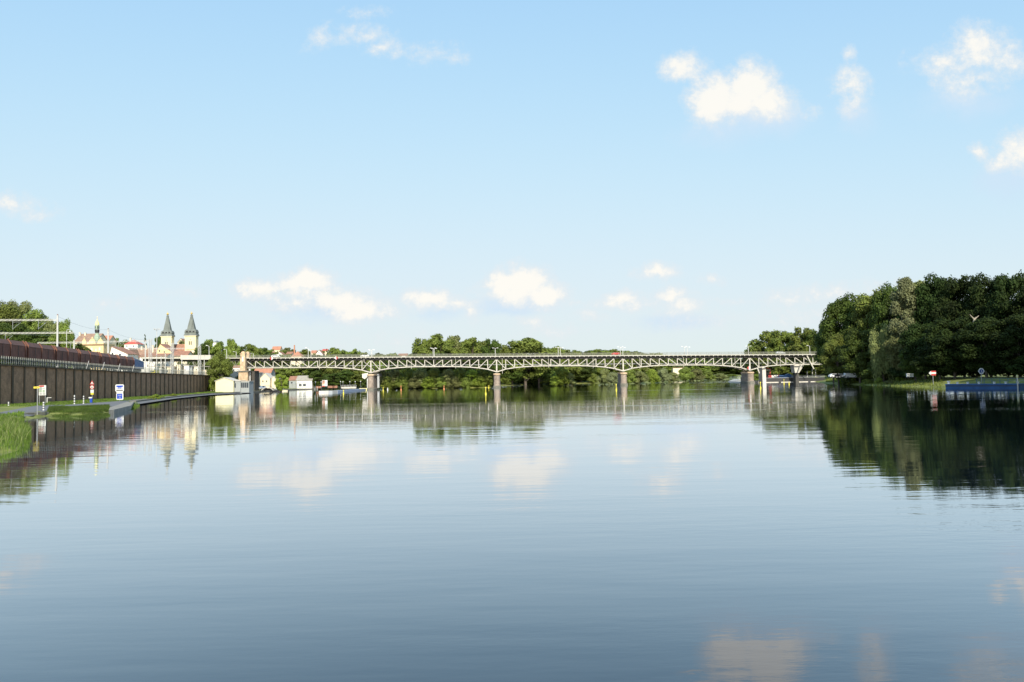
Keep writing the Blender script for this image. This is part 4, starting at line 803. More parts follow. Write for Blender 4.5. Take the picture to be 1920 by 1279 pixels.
# ------------------------------------------------------------------ the bridge
YB = 390.0; WB2 = 9.0
pX = lambda px: P(px, 690, YB).x
PIER = [462.5, 695.5, 931.3, 1168.5, 1406.0, 1643.0]
XP = [pX(v) for v in PIER]
zd = lambda x: float(np.interp(x, [pX(270), pX(480), pX(695), pX(931), pX(1168), pX(1406), pX(1643)], [P(270, 671.5, YB).z, P(480, 670.8, YB).z, P(695, 669.2, YB).z, P(931, 667.6, YB).z, P(1168, 666, YB).z, P(1406, 664.6, YB).z, P(1643, 663.4, YB).z]))
br = thing('truss_bridge', (XP[2], YB+WB2/2, 0), 'long pale steel deck truss road bridge on stone piers crossing the river', 'bridge')
x0, x1 = pX(268), XP[5]
def strip(q, xa, xb, ya, yb, lo, hi, n=40):
    for i in range(n):
        a_, b_ = xa+(xb-xa)*i/n, xa+(xb-xa)*(i+1)/n
        q.hexa([(a_, ya, zd(a_)+lo), (b_, ya, zd(b_)+lo), (b_, yb, zd(b_)+lo), (a_, yb, zd(a_)+lo), (a_, ya, zd(a_)+hi), (b_, ya, zd(b_)+hi), (b_, yb, zd(b_)+hi), (a_, yb, zd(a_)+hi)])
q = MB(); strip(q, x0, x1, YB-2.0, YB+WB2+2.0, -.45, 0); dk = q.build('deck', M['deck'], br)
q = MB(); strip(q, x0, x1, YB-.35, YB+.15, -1.6, -.46); strip(q, x0, x1, YB+WB2-.15, YB+WB2+.35, -1.6, -.46); strip(q, x0, x1, YB+3, YB+6, -1.1, -.46); q.build('top_chord', M['under'], br)  # top chord near-black: the deck overhang's shade is put into its colour
q = MB(); x = XP[0]; step = (XP[1]-XP[0])/28
while x < x1: q.box((x, YB-1.62, zd(x)-.62), (.35, .85, .32)); x += step
q.build('bracket', M['steel'], br)
nR = 24
for i in range(nR):
    xa, xb = x0+(x1-x0)*i/nR, x0+(x1-x0)*(i+1)/nR; q = MB()
    for yy_ in (YB-1.85, YB+WB2+1.85):
        for hz, th in ((1.2, .09), (.75, .06), (.35, .06)): q.bar((xa, yy_, zd(xa)+hz), (xb, yy_, zd(xb)+hz), th, th)
        n = max(1, round((xb-xa)/2.2))
        for k in range(n): x = xa+(xb-xa)*k/n; q.bar((x, yy_, zd(x)), (x, yy_, zd(x)+1.2), .09, .09)
        n = max(1, round((xb-xa)/.45))
        for k in range(n): x = xa+(xb-xa)*k/n; q.bar((x, yy_, zd(x)+.3), (x, yy_, zd(x)+1.15), .025, .025)
    q.build('railing', M['rail'], br)
OFF = [2.75, 1.45, .78, .38, .12, 0, 0, 0]
def zbot(x, sp, i):
    c = -4.95; l = OFF[min(i, 7)]; r_ = OFF[min(14-i, 7)]
    if sp == 0: l = 0
    return zd(x)+c-max(l, r_)
for sp in range(5):
    X0, X1 = XP[sp], XP[sp+1]; dx = (X1-X0)/14
    for side, yp in ((0, YB), (1, YB+WB2)):
        q = MB()
        for i in range(14):
            xa, xb = X0+dx*i, X0+dx*(i+1); q.bar((xa-.05, yp, zbot(xa, sp, i)), (xb+.05, yp, zbot(xb, sp, i+1)), .44, .44)
        tr = q.build('truss_span', M['steel' if side == 0 else 'shadesteel'], br)
        jobs = []
        for i in range(15):
            if i == 14 and sp < 4: continue
            xa = X0+dx*i; jobs.append(('vertical', (xa, yp, zbot(xa, sp, i)+.2), (xa, yp, zd(xa)-1.55), .36 if i else .6))
        for i in range(14):
            xa, xb = X0+dx*i, X0+dx*(i+1)
            if i < 7: jobs.append(('diagonal', (xa+.1, yp, zd(xa)-1.6), (xb-.1, yp, zbot(xb, sp, i+1)+.15), .31))
            else: jobs.append(('diagonal', (xa+.1, yp, zbot(xa, sp, i)+.15), (xb-.1, yp, zd(xb)-1.6), .31))
        if side == 0:
            for nm, a_, b_, w in jobs: q = MB(); q.bar(a_, b_, w, .34); q.build(nm, M['steel'], tr)
        else:
            q = MB(); [q.bar(a_, b_, w, .3) for nm, a_, b_, w in jobs]; q.build('rear_lattice', M['shadesteel'], tr)
    q = MB()
    for i in range(1, 14):
        xa = X0+dx*i; z = zbot(xa, sp, i); q.bar((xa, YB+.3, z+.1), (xa, YB+WB2-.3, z+.1), .22, .22); q.bar((xa, YB+.2, zd(xa)-1.0), (xa, YB+WB2, zd(xa)-1.0), .3, .5)
        q.bar((xa, YB+.3, z), (X0+dx*(i+1), YB+WB2-.3, zbot(X0+dx*(i+1), sp, i+1)), .14, .14)
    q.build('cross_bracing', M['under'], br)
q = MB(); strip(q, XP[0], XP[5], YB+1.2, YB+2.6, -4.3, -4.12, 60); q.build('maintenance_walkway', M['grey'], br)
for px in (771.5, 854.5, 942, 1028.5, 1112, 1199.5, 1281.5, 1378, 1463, 599.5):
    x = pX(px); q = MB(); z = zd(x); k = min(range(71), key=lambda j: abs(XP[0]+(XP[5]-XP[0])*j/70-x)); zl = zbot(x, k//14, k % 14)-.9
    q.tube((x-.7, YB-.45, z-.6), (x-.15, YB-.45, z-.9), .12, n=6); q.tube((x-.15, YB-.45, z-.9), (x, YB-.45, z-1.6), .12, n=6); q.tube((x, YB-.45, z-1.6), (x, YB-.45, zl), .12, n=6); q.build('drain_pipe', M['steel'], br)
x = pX(683); q = MB(); q.tube((x, YB-.5, zd(x)-.6), (x, YB-.5, zd(x)-2.4), .14, n=6); q.tube((x, YB-.5, zd(x)-2.4), (x+5.6, YB-.5, zd(x)-7.3), .14, n=6); q.build('drain_pipe', M['steel'], br)
# piers
def pier(i, top_extra=0):
    x = XP[i]; zt = zd(x)-4.95-2.75-.75; w = 2.9; pts = []
    def ring(wd, L, z): 
        out = []
        for k in range(7): a_ = pi+pi*k/6; out.append((x+cos(a_)*wd/2, YB-L+sin(a_)*wd/2*.9, z))
        for k in range(7): a_ = pi*k/6; out.append((x+cos(a_)*wd/2, YB+WB2+L+sin(a_)*wd/2*.9, z))
        return out
    def stack(levels):
        q = MB(); n = 14; vs = []; 
        for wd, L, z in levels: vs += ring(wd, L, z)
        fs = [(k*n+j, k*n+(j+1) % n, (k+1)*n+(j+1) % n, (k+1)*n+j) for k in range(len(levels)-1) for j in range(n)]
        fs += [tuple(range(n))[::-1], tuple(range((len(levels)-1)*n, len(levels)*n))]; return q.add(vs, fs)
    p_ = stack([(w*1.08, 1.0, .9), (w, .8, zt-.9)]).build('pier', M['stone'], br)
    stack([(w*1.12, .9, zt-.9), (w*1.2, 1.0, zt-.7), (w*1.2, 1.0, zt-.25), (w*1.0, .9, zt)]).build('pier_cap', M['tstone'], p_)
    stack([(w*1.35, 1.5, -1.5), (w*1.3, 1.4, .6), (w*1.12, 1.1, .95)]).build('pier_footing', M['quay'], p_)
    for yy_ in (YB, YB+WB2):
        q = MB(); q.box((x, yy_, zt+.25), (1.3, .9, .5)); q.build('bearing', M['under'], p_)
for i in (1, 2, 3, 4): pier(i)
# pier one platform with support legs, and scaffold like posts at its sides
x = XP[1]; q = MB(); a_ = P(679, 701, YB-1); b_ = P(690, 711, YB-1); q.prism([(a_.x, YB-1, a_.z), (b_.x, YB-1, a_.z+.4), (b_.x, YB-1, b_.z+1.3), (a_.x+1.2, YB-1, b_.z), (a_.x, YB-1, b_.z+.8)], (0, 5, 0)); q.build('pier_platform', M['conc'], br)
q = MB(); a_ = P(688.8, 712, YB-1); q.tube((a_.x, YB-.6, -.5), (a_.x, YB-.6, a_.z+.6), .3); q.build('support_post', M['white'], br)
q = MB(); a_ = P(706.5, 702, YB); q.box((a_.x, YB+5, a_.z/2+.5), (1.0, 2, a_.z-.8)); q.build('support_post', M['grey'], br)
q = MB(); q.box((a_.x-.6, YB+6, a_.z-.3), (3.6, 3, 1.5)); q.build('pier_platform', M['under'], br)
# stone gate towers at the left end, abutment
for k, (px, Yt, top, lb) in enumerate([(456.5, YB-2.6, 661, 0), (464.7, YB+WB2+3, 661.5, 1)]):
    c = P(px, 700, Yt); zt = P(px, top, Yt).z; zk = zd(c.x)+3.2; q = MB(); bx0 = 0.8 if k == 0 else 5
    q.box((c.x, Yt, (zk-.2+bx0)/2), (2.5, 2.5, zk-.2-bx0)) if False else None
    q.box((c.x, Yt, (zd(c.x)+8.9)/2), (2.5, 2.4, zd(c.x)-8.9)); q.box((c.x, Yt, zd(c.x)+.9), (2.2, 2.2, 1.8)); q.box((c.x, Yt, zd(c.x)+2.0), (2.6, 2.6, .4)); q.box((c.x, Yt, zt-.5), (1.7, 1.7, 1.6)); q.box((c.x, Yt, zt+.35), (1.2, 1.2, .5), taper=.5)
    tw = q.build('gate_tower', M['tstone'], br)
    q = MB(); q.box((c.x+.1, Yt-1.28, zd(c.x)-.8), (.7, .2, 2.4)); q.build('niche', M['white'], tw)
c = P(457.5, 700, YB-3); za = P(457, 697, YB-3).z; q = MB(); q.box((c.x, YB+3.2, (za+.4)/2), (4.4, WB2+6, za-.4)); ab = q.build('abutment', M['tstone'], br)
q = MB(); q.box((c.x, YB+3.2, za+.2), (5.6, WB2+7, .55)); q.build('abutment_cornice', M['quay'], ab)
q = MB(); q.tube((pX(469.3), YB-1, .8), (pX(469.3), YB-1, P(469, 692, YB).z), .45); q.build('support_post', M['white'], br)
q = MB(); q.box((pX(474), YB+4, 5.3), (1.5, 7, 9.5)); q.build('support_wall', M['under'], br)
# approach spans over the railway: white parapet, truss below, columns
q = MB(); strip(q, pX(342), pX(398), YB-2.22, YB-2.02, -.9, 1.3, 12); q.build('parapet', M['conc'], br)
q = MB(); n = 12; xa, xb = pX(276), XP[0]-1.5
for i in range(n):
    u, v = xa+(xb-xa)*i/n, xa+(xb-xa)*(i+1)/n; m_ = (u+v)/2
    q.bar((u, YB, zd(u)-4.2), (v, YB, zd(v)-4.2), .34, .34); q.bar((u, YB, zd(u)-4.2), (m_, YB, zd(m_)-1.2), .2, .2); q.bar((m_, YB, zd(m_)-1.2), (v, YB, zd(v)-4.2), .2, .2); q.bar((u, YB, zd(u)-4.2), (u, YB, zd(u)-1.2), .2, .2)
q.build('approach_truss', M['shadesteel'], br)
for px in (330, 362, 392, 300):
    q = MB(); q.box((pX(px), YB+4, (zd(pX(px))-4)/2), (1.2, 7, zd(pX(px))-4.6)); q.build('approach_column', M['conc'], br)
# right end: white concrete columns and raked struts
for (px0, px1, yt, yb_) in ((1429, 1436.5, 687, 711), (1488, 1500, 684, 699)):
    a_, b_ = P(px0, yt, YB+2), P(px1, yb_, YB+2); q = MB(); q.box(((a_.x+b_.x)/2, YB+5, a_.z/2), (b_.x-a_.x, 6, a_.z)) if px0 < 1480 else q.prism([(a_.x, YB+2, a_.z), (b_.x+2.2, YB+2, a_.z), (a_.x+2.6, YB+2, b_.z), (a_.x+.6, YB+2, b_.z)], (0, 5, 0)); q.build('concrete_column', M['conc'], br)
q = MB(); a_ = P(1494, 700, YB+3); q.box((a_.x, YB+4, a_.z/2), (1.6, 3, a_.z)); q.build('column_foot', M['under'], br)
for (xa, ya, xb, yb_) in ((1503, 683, 1498, 697), (1513, 667, 1526, 692), (1420, 690, 1424, 700)):
    q = MB(); q.bar(P(xa, ya, YB-.9), P(xb, yb_, YB-.9), .5, .4); q.build('raking_strut', M['steel'], br)
x = XP[5]; q = MB(); q.box((x+4, YB+4.5, 5), (8, 14, 12)); q.build('abutment', M['stone'], br)

# lamps on the bridge
def lamp_proto(double=True, H=4.2):
    t_ = thing('street_lamp', (0, 0, 0), '', 'street lamp'); q = MB(); q.tube((0, 0, 0), (0, 0, H), .16, .11, 8); q.build('pole', M['cgrey'], t_)
    for sx in ((-1, 1) if double else (-1,)):
        q = MB(); q.tube((0, 0, H-.1), (sx*.75, 0, H+.22), .07, n=6); q.build('arm', M['cgrey'], t_); q = MB(); q.box((sx*1.1, 0, H+.24), (.8, .34, .2), taper=.8); q.build('lamp_head', M['white'], t_)
    return t_
L2 = lamp_proto(True); L1 = lamp_proto(False, 4.0); first = {0: True, 1: True}
def lamp(px, Y, top, double, label, z=None, group='street lamps on the bridge'):
    src = L2 if double else L1; k = 0 if double else 1
    o = src if first[k] else copy_tree(src); first[k] = False
    p = P(px, top, Y); zb = zd(p.x) if z is None else z; o.location = (p.x, Y, zb); h = (p.z-zb)/(4.4 if double else 4.2); o.scale = (1, 1, h)
    tag(o, label, 'street lamp', group); return o
for i, (px, top) in enumerate([(699, 655), (815, 652), (931.5, 652), (1049.5, 651), (1166, 650), (1286, 649), (1406, 648.5)]):
    lamp(px-3, YB-1.1, top+.6, True, 'double headed lamp on the near bridge railing, %s from the left' % ORD[i], group='lamps on the near side of the bridge')
for i, (px, top) in enumerate([(698, 655.5), (814.5, 652.5), (1051, 651), (1168, 651), (1289, 650)]):
    lamp(px-.5, YB+WB2+.9, top+1, True, 'double headed lamp on the far bridge railing, %s from the left' % ORD[i], group='lamps on the far side of the bridge')
for i, (px, top) in enumerate([(392, 648), (425, 655), (443, 659.5), (475, 662.5), (578, 652), (583, 655.5), (1518, 648)]):
    lamp(px, YB+(-1.1 if i != 4 else WB2+1), top, False, ['single armed lamp left of the dark tree at the bridge end', 'single armed lamp above the dark tree', 'single armed lamp left of the stone gate towers', 'small single armed lamp right of the gate towers', 'slim lamp right of the pyramid roof', 'second slim lamp right of the pyramid roof', 'single armed lamp where the bridge meets the right wood'][i], group='single lamps on the bridge')
# cars
def car(px, Y, body, label, van=False, z=None, L=4.3, flip=1):
    p = P(px, 660, Y); zb = zd(p.x)+.02 if z is None else z; t_ = thing('car', (p.x, Y, zb), label, 'car'); X = p.x; w = .85
    prof = [(-2.1, .35), (2.1, .35), (2.15, .75), (1.35, .95), (.75, 1.42), (-1.2, 1.45), (-1.95, 1.0), (-2.15, .8)] if not van else [(-2.3, .35), (2.2, .35), (2.25, .9), (1.7, 1.15), (1.3, 1.85), (-2.2, 1.9), (-2.3, 1.0)]
    q = MB(); q.prism([(X+flip*a_, Y-w, zb+b_) for a_, b_ in prof], (0, 2*w, 0)); q.build('body', body, t_)
    for sgn in (-1, 1):
        q = MB(); q.prism([(X+flip*a_, Y+sgn*(w+.02)-.01, zb+b_) for a_, b_ in ([(-1.5, 1.0), (1.1, 1.0), (.7, 1.34), (-1.15, 1.36)] if not van else [(.5, 1.15), (1.5, 1.15), (1.2, 1.7), (.5, 1.7)])], (0, .02, 0)); q.build('window', M['glass'], t_)
        for dx in (-1.35, 1.35):
            q = MB(); q.tube((X+dx, Y+sgn*w-.12, zb+.33), (X+dx, Y+sgn*w+.12, zb+.33), .33, n=14); wh = q.build('wheel', M['black'], t_); q = MB(); q.tube((X+dx, Y+sgn*(w+.13)-.01, zb+.33), (X+dx, Y+sgn*(w+.13)+.01, zb+.33), .18, n=10); q.build('rim', M['grey'], wh)
    return t_
car(517.5, YB+1.6, mat('car_white', (.75, .75, .74), .25, var=.02), 'white hatchback driving on the bridge near its left end')
car(1154.5, YB+1.6, mat('car_red', (.6, .015, .02), .25, var=.02), 'red car driving over the bridge near the third pier', flip=-1)
car(684.5, YB+6.5, M['white'], 'white car on the bridge just left of the first pier lamps', flip=-1)
car(1463, YB+1.6, mat('car_silver', (.55, .56, .56), .3, .3, var=.02), 'silver grey car on the bridge near the right wood')
car(482.5, 398, mat('car_silver2', (.5, .52, .54), .3, .3, var=.02), 'silver car parked by the grey green house under the bridge', z=1.0)
car(491, 401, mat('car_bluegrey', (.25, .33, .45), .3, .2, var=.02), 'blue grey van parked by the cream canopy house', van=True, z=1.1)
# diamond navigation signs hung on the bridge face
def diamond(px, py, label, mats):
    p = P(px, py, YB-2.2); r_ = .95; t_ = thing('navigation_sign', p, label, 'sign', 'diamond signs on the bridge'); X, Y, Z = p
    for k, (sg, mm) in enumerate(((-1, mats[0]), (1, mats[1]))):
        q = MB(); q.prism([(X, Y, Z-r_), (X+sg*r_, Y, Z), (X, Y, Z+r_)] if sg > 0 else [(X, Y, Z+r_), (X-r_, Y, Z), (X, Y, Z-r_)], (0, .08, 0)); q.build('red_half' if mm == 'red' else 'white_half', M[mm], t_)
diamond(509, 672, 'diamond sign, red left half and white right half, under the white hatchback', ('red', 'white'))
diamond(630.5, 671.2, 'diamond sign, white left half and red right half, on the first span', ('white', 'red'))
diamond(1404, 690, 'small red and white diamond at the fourth pier', ('red', 'white'))
# person walking on the bridge
def person(X, Y, Z, label, m):
    me = bpy.data.meshes.new('person'); V = [(0, 0, .95), (0, 0, 1.2), (0, 0, 1.42), (0, 0, 1.52), (0, 0, 1.66), (-.09, 0, .9), (-.12, .02, .5), (-.2, .04, .08), (-.1, .06, .03), (.09, 0, .9), (.14, -.02, .5), (.2, -.05, .08), (.32, -.05, .03),
        (-.02, -.2, 1.4), (-.1, -.24, 1.12), (.05, -.26, .88), (.02, .2, 1.4), (.1, .24, 1.12), (.22, .24, .92)]
    E = [(0, 1), (1, 2), (2, 3), (3, 4), (0, 5), (5, 6), (6, 7), (7, 8), (0, 9), (9, 10), (10, 11), (11, 12), (2, 13), (13, 14), (14, 15), (2, 16), (16, 17), (17, 18)]
    me.from_pydata(V, E, []); o = bpy.data.objects.new('person', me); COL.objects.link(o); o.location = (X, Y, Z); o.modifiers.new('skin', 'SKIN')
    rad = [.15, .14, .15, .06, .105, .09, .07, .05, .045, .09, .07, .05, .045, .055, .045, .035, .055, .045, .035]
    for i, sv in enumerate(me.skin_vertices[0].data): sv.radius = (rad[i], rad[i]); sv.use_root = (i == 0)
    o.modifiers.new('sub', 'SUBSURF').render_levels = 1; me.materials.append(m); tag(o, label, 'person'); return o
p = P(1092.5, 660, YB-.6); person(p.x, p.y, zd(p.x), 'person in dark clothes walking along the near bridge railing', M['cloth'])
# ------------------------------------------------------------------ quay furniture (left)
def slab(t_, name, px0, px1, py0, py1, Y, m, th=.05, dy=0.0, r_=0):
    a_, b_ = P(px0, py0, Y), P(px1, py1, Y); q = MB(); cx, cz, w, h = (a_.x+b_.x)/2, (a_.z+b_.z)/2, b_.x-a_.x, a_.z-b_.z
    if r_:
        k = min(w, h)*r_; q.prism([(cx+sx*w/2-(sx*k if c_ else 0), Y-dy, cz+sz*h/2-(0 if c_ else sz*k)) for sx, sz, c_ in ((-1, -1, 1), (-1, -1, 0), (-1, 1, 0), (-1, 1, 1), (1, 1, 1), (1, 1, 0), (1, -1, 0), (1, -1, 1))][::-1] if False else
            [(cx-w/2+k, Y-dy, cz-h/2), (cx+w/2-k, Y-dy, cz-h/2), (cx+w/2, Y-dy, cz-h/2+k), (cx+w/2, Y-dy, cz+h/2-k), (cx+w/2-k, Y-dy, cz+h/2), (cx-w/2+k, Y-dy, cz+h/2), (cx-w/2, Y-dy, cz+h/2-k), (cx-w/2, Y-dy, cz-h/2+k)], (0, th, 0))
    else: q.box((cx, Y-dy+th/2, cz), (w, th, h))
    return q.build(name, M[m], t_)
b0 = G(224.3, 751.5, .75); Y = b0.y
t_ = thing('harbour_sign', b0, 'blue and white double sign board on the quay below the wall', 'sign')
q = MB(); q.tube((b0.x, Y+.1, .3), (b0.x, Y+.1, P(224, 722, Y).z), .06); q.build('post', M['grey'], t_)
up_ = slab(t_, 'upper_panel', 216.2, 232.3, 721, 734.2, Y, 'white', .06, 0, .12)
slab(t_, 'blue_field', 218.3, 230.5, 723, 725.5, Y, 'blue', .02, .03); q = MB()
a_, b_ = P(220.5, 725.6, Y), P(228.4, 726.2, Y)
slab(t_, 'blue_field', 220.8, 228.0, 725.4, 726.6, Y, 'blue', .02, .033); slab(t_, 'dark_bar', 218.3, 230.5, 731.2, 732.6, Y, 'black', .02, .03)
for i in range(6): slab(t_, 'mark', 220.4+i*1.35, 221.1+i*1.35, 727.3, 729.4, Y, 'blue', .02, .03)
slab(t_, 'name_plate', 218.3, 231, 734.4, 737.4, Y, 'cgrey', .05); slab(t_, 'lower_panel', 218, 231.2, 737.5, 749.6, Y, 'white', .06, 0, .1)
slab(t_, 'blue_field', 219.4, 229.3, 738.4, 747.6, Y, 'blue', .02, .03)
p = P(224.4, 741.3, Y-.06); textpart('mol', .5, p, M['white'], t_); p = P(224.4, 745.0, Y-.06); textpart('1a', .48, p, M['white'], t_)
b0 = G(172.5, 751, .75); Y = b0.y
t_ = thing('road_sign', b0, 'post with warning triangle, round prohibition sign and white plate', 'sign'); q = MB(); q.tube((b0.x, Y+.1, .3), (b0.x, Y+.1, P(172, 714, Y).z), .05); q.build('post', M['grey'], t_)
a_, b_, c_ = P(168.2, 721.3, Y), P(177, 721.3, Y), P(172.4, 713.2, Y); q = MB(); q.prism([a_, b_, c_], (0, .05, 0)); tri = q.build('triangle', M['red'], t_)
ce = (a_+b_+c_)/3; q = MB(); q.prism([ce+(v-ce)*.6+Vector((0, -.02, 0)) for v in (a_, b_, c_)], (0, .02, 0)); q.build('triangle_field', M['white'], tri); slab(t_, 'symbol', 172, 173.2, 718.6, 720.4, Y, 'black', .02, .04)
c_ = P(172.5, 726, Y); rr_ = 4.0*Y/F; q = MB(); q.tube(c_+Vector((0, .0, 0)), c_+Vector((0, .05, 0)), rr_, n=20); di = q.build('disc', M['red'], t_); q = MB(); q.tube(c_+Vector((0, -.02, 0)), c_, rr_*.72, n=20); q.build('disc_field', M['white'], di)
slab(t_, 'symbol', 171.6, 173.4, 725, 727.4, Y, 'black', .02, .04); slab(t_, 'plate', 169.6, 175.6, 730.8, 736.6, Y, 'white'); slab(t_, 'yellow_plate', 170, 175.4, 737, 740, Y, 'yellow')
b0 = G(69.3, 772.5, .75); Y = b0.y
t_ = thing('pointer_sign', b0, 'yellow arrow-ended finger sign on a tall galvanised post', 'sign'); q = MB(); q.tube((b0.x, Y+.08, .3), (b0.x, Y+.08, P(69, 724, Y).z), .06); q.build('post', M['grey'], t_)
a_, b_ = P(63, 725, Y), P(74.5, 728.3, Y); zc = (a_.z+b_.z)/2; q = MB(); q.prism([(a_.x, Y, b_.z), (b_.x-.15, Y, b_.z), (b_.x+.05, Y, zc), (b_.x-.15, Y, a_.z), (a_.x, Y, a_.z)], (0, .05, 0)); q.build('finger', M['yellow'], t_)
p = P(68.5, 726.7, Y-.03); q = MB(); q.box(p, (.5, .02, .07)); q.build('lettering', M['orange'], t_)
b0 = G(80, 757, .85); Y = b0.y
t_ = thing('poster_board', b0, 'white notice board with green map picture and red heading against the wall', 'notice board')
slab(t_, 'board', 72.9, 86.1, 722.6, 741.2, Y, 'white', .08); slab(t_, 'heading', 73.4, 82.6, 723, 725.3, Y, 'red', .02, .03); slab(t_, 'grey_picture', 73.4, 78.6, 725.8, 731, Y, 'gwall', .02, .03)
for k, (xa, xb, ya, yb_) in enumerate([(73.6, 78.4, 731.4, 735.4), (80, 84, 731, 735.6), (79.6, 84, 727.4, 728.8)]): 
    o = slab(t_, 'picture', xa, xb, ya, yb_, Y, 'patina', .02, .03)
for k in range(4): slab(t_, 'text_line', 74.2, 78.6, 736.6+k, 737.0+k, Y, 'grey', .02, .03); slab(t_, 'text_line', 80.2, 84.8, 736.6+k, 737.0+k, Y, 'grey', .02, .03)
for sx in (74, 85): q = MB(); u = P(sx, 730, Y+.15); q.tube((u.x, u.y, .5), (u.x, u.y, u.z), .06); q.build('post', M['grey'], t_)
# striped marker posts
def marker(px, py, h, label):
    b0 = G(px, py, .7); t_ = thing('marker_post', b0, label, 'bollard', 'white and black marker posts on the left bank'); k = 5
    q = MB(); q.tube(b0-Vector((0, 0, .2)), b0+Vector((0, 0, h)), .13, .12, 10); po = q.build('post', M['white'], t_)
    for i in range(3): q = MB(); q.tube(b0+Vector((0, 0, h*(.18+.27*i))), b0+Vector((0, 0, h*(.28+.27*i))), .137, n=10); q.build('black_band', M['black'], t_)
    q = MB(); q.lathe(b0+Vector((0, 0, h)), [(.13, 0), (.1, .06), (.01, .1)], 10); q.build('cap', M['black'], t_)
for px, py, h, lb in [(16, 763.5, 1.0, 'striped marker post at the far left in the grass'), (81.6, 769.5, 1.35, 'striped marker post right of the yellow finger sign'), (139.5, 758.5, 1.9, 'tallest marker post left of the road sign'), (156.7, 757.5, 1.7, 'marker post between the tallest post and the road sign')]: marker(px, py, h, lb)
b0 = G(171, 755, .7); t_ = thing('water_hydrant', b0, 'blue mooring supply post with white top at the foot of the road sign', 'post'); q = MB(); q.box(b0+Vector((0, 0, .45)), (.45, .35, 1.1)); q.build('body', M['blue'], t_); q = MB(); q.box(b0+Vector((-.14, 0, 1.12)), (.7, .38, .28)); q.build('head', M['white'], t_)
b0 = G(91, 754.5, .9); t_ = thing('barrier', b0, 'small barrier with striped post and dark box on the grass', 'barrier'); q = MB(); q.box(b0+Vector((-.3, 0, .5)), (.16, .16, 1.1)); q.box(b0+Vector((.15, 0, 1.05)), (1.0, .1, .12)); q.build('frame', M['white'], t_); q = MB(); q.box(b0+Vector((.25, .1, .6)), (.5, .3, .65)); q.build('box', M['black'], t_)
# drooping lamp / utility pole in front of the wall end
b0 = G(378, 732.5, 1.0); t_ = thing('utility_pole', b0, 'tall thin galvanised pole standing in front of the brick wall end', 'pole'); q = MB(); q.tube(b0-Vector((0, 0, .5)), Vector((b0.x, b0.y, P(376, 668, b0.y).z)), .22, .15); q.build('shaft', M['grey'], t_)
q = MB(); q.tube(b0-Vector((0, 0, .1)), b0+Vector((0, 0, .5)), .32, .3); q.build('base', M['grey'], t_)
def bollard(p, r_, h, label, group, name='mooring_bollard', m='white'):
    t_ = thing(name, p, label, 'bollard', group); q = MB(); q.lathe(p, [(r_, 0), (r_*.8, h*.2), (r_*.75, h*.65)], 12); q.build('stem', M[m], t_); q = MB(); q.lathe(p+Vector((0, 0, h*.65)), [(r_*.8, 0), (r_*1.2, h*.08), (r_*1.2, h*.28), (r_*.7, h*.35)], 12); q.build('head', M[m], t_)
bollard(G(390.5, 734.5, .65), .42, 1.1, 'white bollard on the quay in front of the brick wall end', 'bollards on the left quay')
# shelter arch, ramp
b0 = P(501, 727.5, 372); t_ = thing('arched_footbridge', b0, 'small dark arched footbridge on the quay left of the round tree', 'footbridge'); q = MB(); c_ = Vector((b0.x, 372, .7)); n = 10; w = 5.6
for i in range(n):
    u, v = -1+2*i/n, -1+2*(i+1)/n; f_ = lambda u_: c_+Vector((u_*w/2, 0, 1.5*(1-u_*u_)+.15)); q.hexa([f_(u)+Vector((0, 0, -.22)), f_(v)+Vector((0, 0, -.22)), f_(v)+Vector((0, 2, -.22)), f_(u)+Vector((0, 2, -.22)), f_(u), f_(v), f_(v)+Vector((0, 2, 0)), f_(u)+Vector((0, 2, 0))])
q.build('arch', M['conc'], t_); q = MB()
for i in range(n):
    u, v = -1+2*i/n, -1+2*(i+1)/n; q.bar(f_(u)+Vector((0, 0, .9)), f_(v)+Vector((0, 0, .9)), .08, .08); q.bar(f_(u), f_(u)+Vector((0, 0, .9)), .05, .05)
q.build('handrail', M['under'], t_); q = MB(); q.box(c_+Vector((0, 2.3, .5)), (w-.8, .3, 1.2)); q.build('infill', M['under'], t_)
# moored dark boat by the quay
def boat(c_, L, wd, h, label, hull, deck):
    t_ = thing('boat', c_, label, 'boat'); q = MB(); prof = [(-1, .75), (-.6, 1), (.4, 1), (.75, .7), (1, .05)]; lo, hi = [], []
    for u, k in prof: lo.append((u*L/2*.94, k*wd/2*.7)); hi.append((u*L/2, k*wd/2))
    A = [(c_.x+x, c_.y-y, c_.z-.25) for x, y in lo]+[(c_.x+x, c_.y+y, c_.z-.25) for x, y in lo[::-1]]; B = [(c_.x+x, c_.y-y, c_.z+h) for x, y in hi]+[(c_.x+x, c_.y+y, c_.z+h) for x, y in hi[::-1]]; n = len(A)
    q.add(A+B, [tuple(range(n))[::-1], tuple(range(n, 2*n))]+[(i, (i+1) % n, n+(i+1) % n, n+i) for i in range(n)]); q.build('hull', hull, t_)
    q = MB(); q.box((c_.x-L*.08, c_.y, c_.z+h+.35), (L*.35, wd*.6, .7), taper=.85); q.build('cabin', deck, t_); q = MB(); q.box((c_.x-L*.08, c_.y-wd*.3, c_.z+h+.4), (L*.28, .06, .28)); q.build('window', M['glass'], t_); return t_
boat(Vector((G(519, 734.2).x, G(519, 734.2).y-1.5, .0)), 6, 2, .8, 'dark moored motorboat beside the arched footbridge', M['black'], M['gwall'])
boat(Vector((G(532, 733.6).x, G(532, 733.6).y-1.8, .0)), 5, 1.9, .6, 'pale open boat moored below the round tree', M['cream'], M['gwall'])
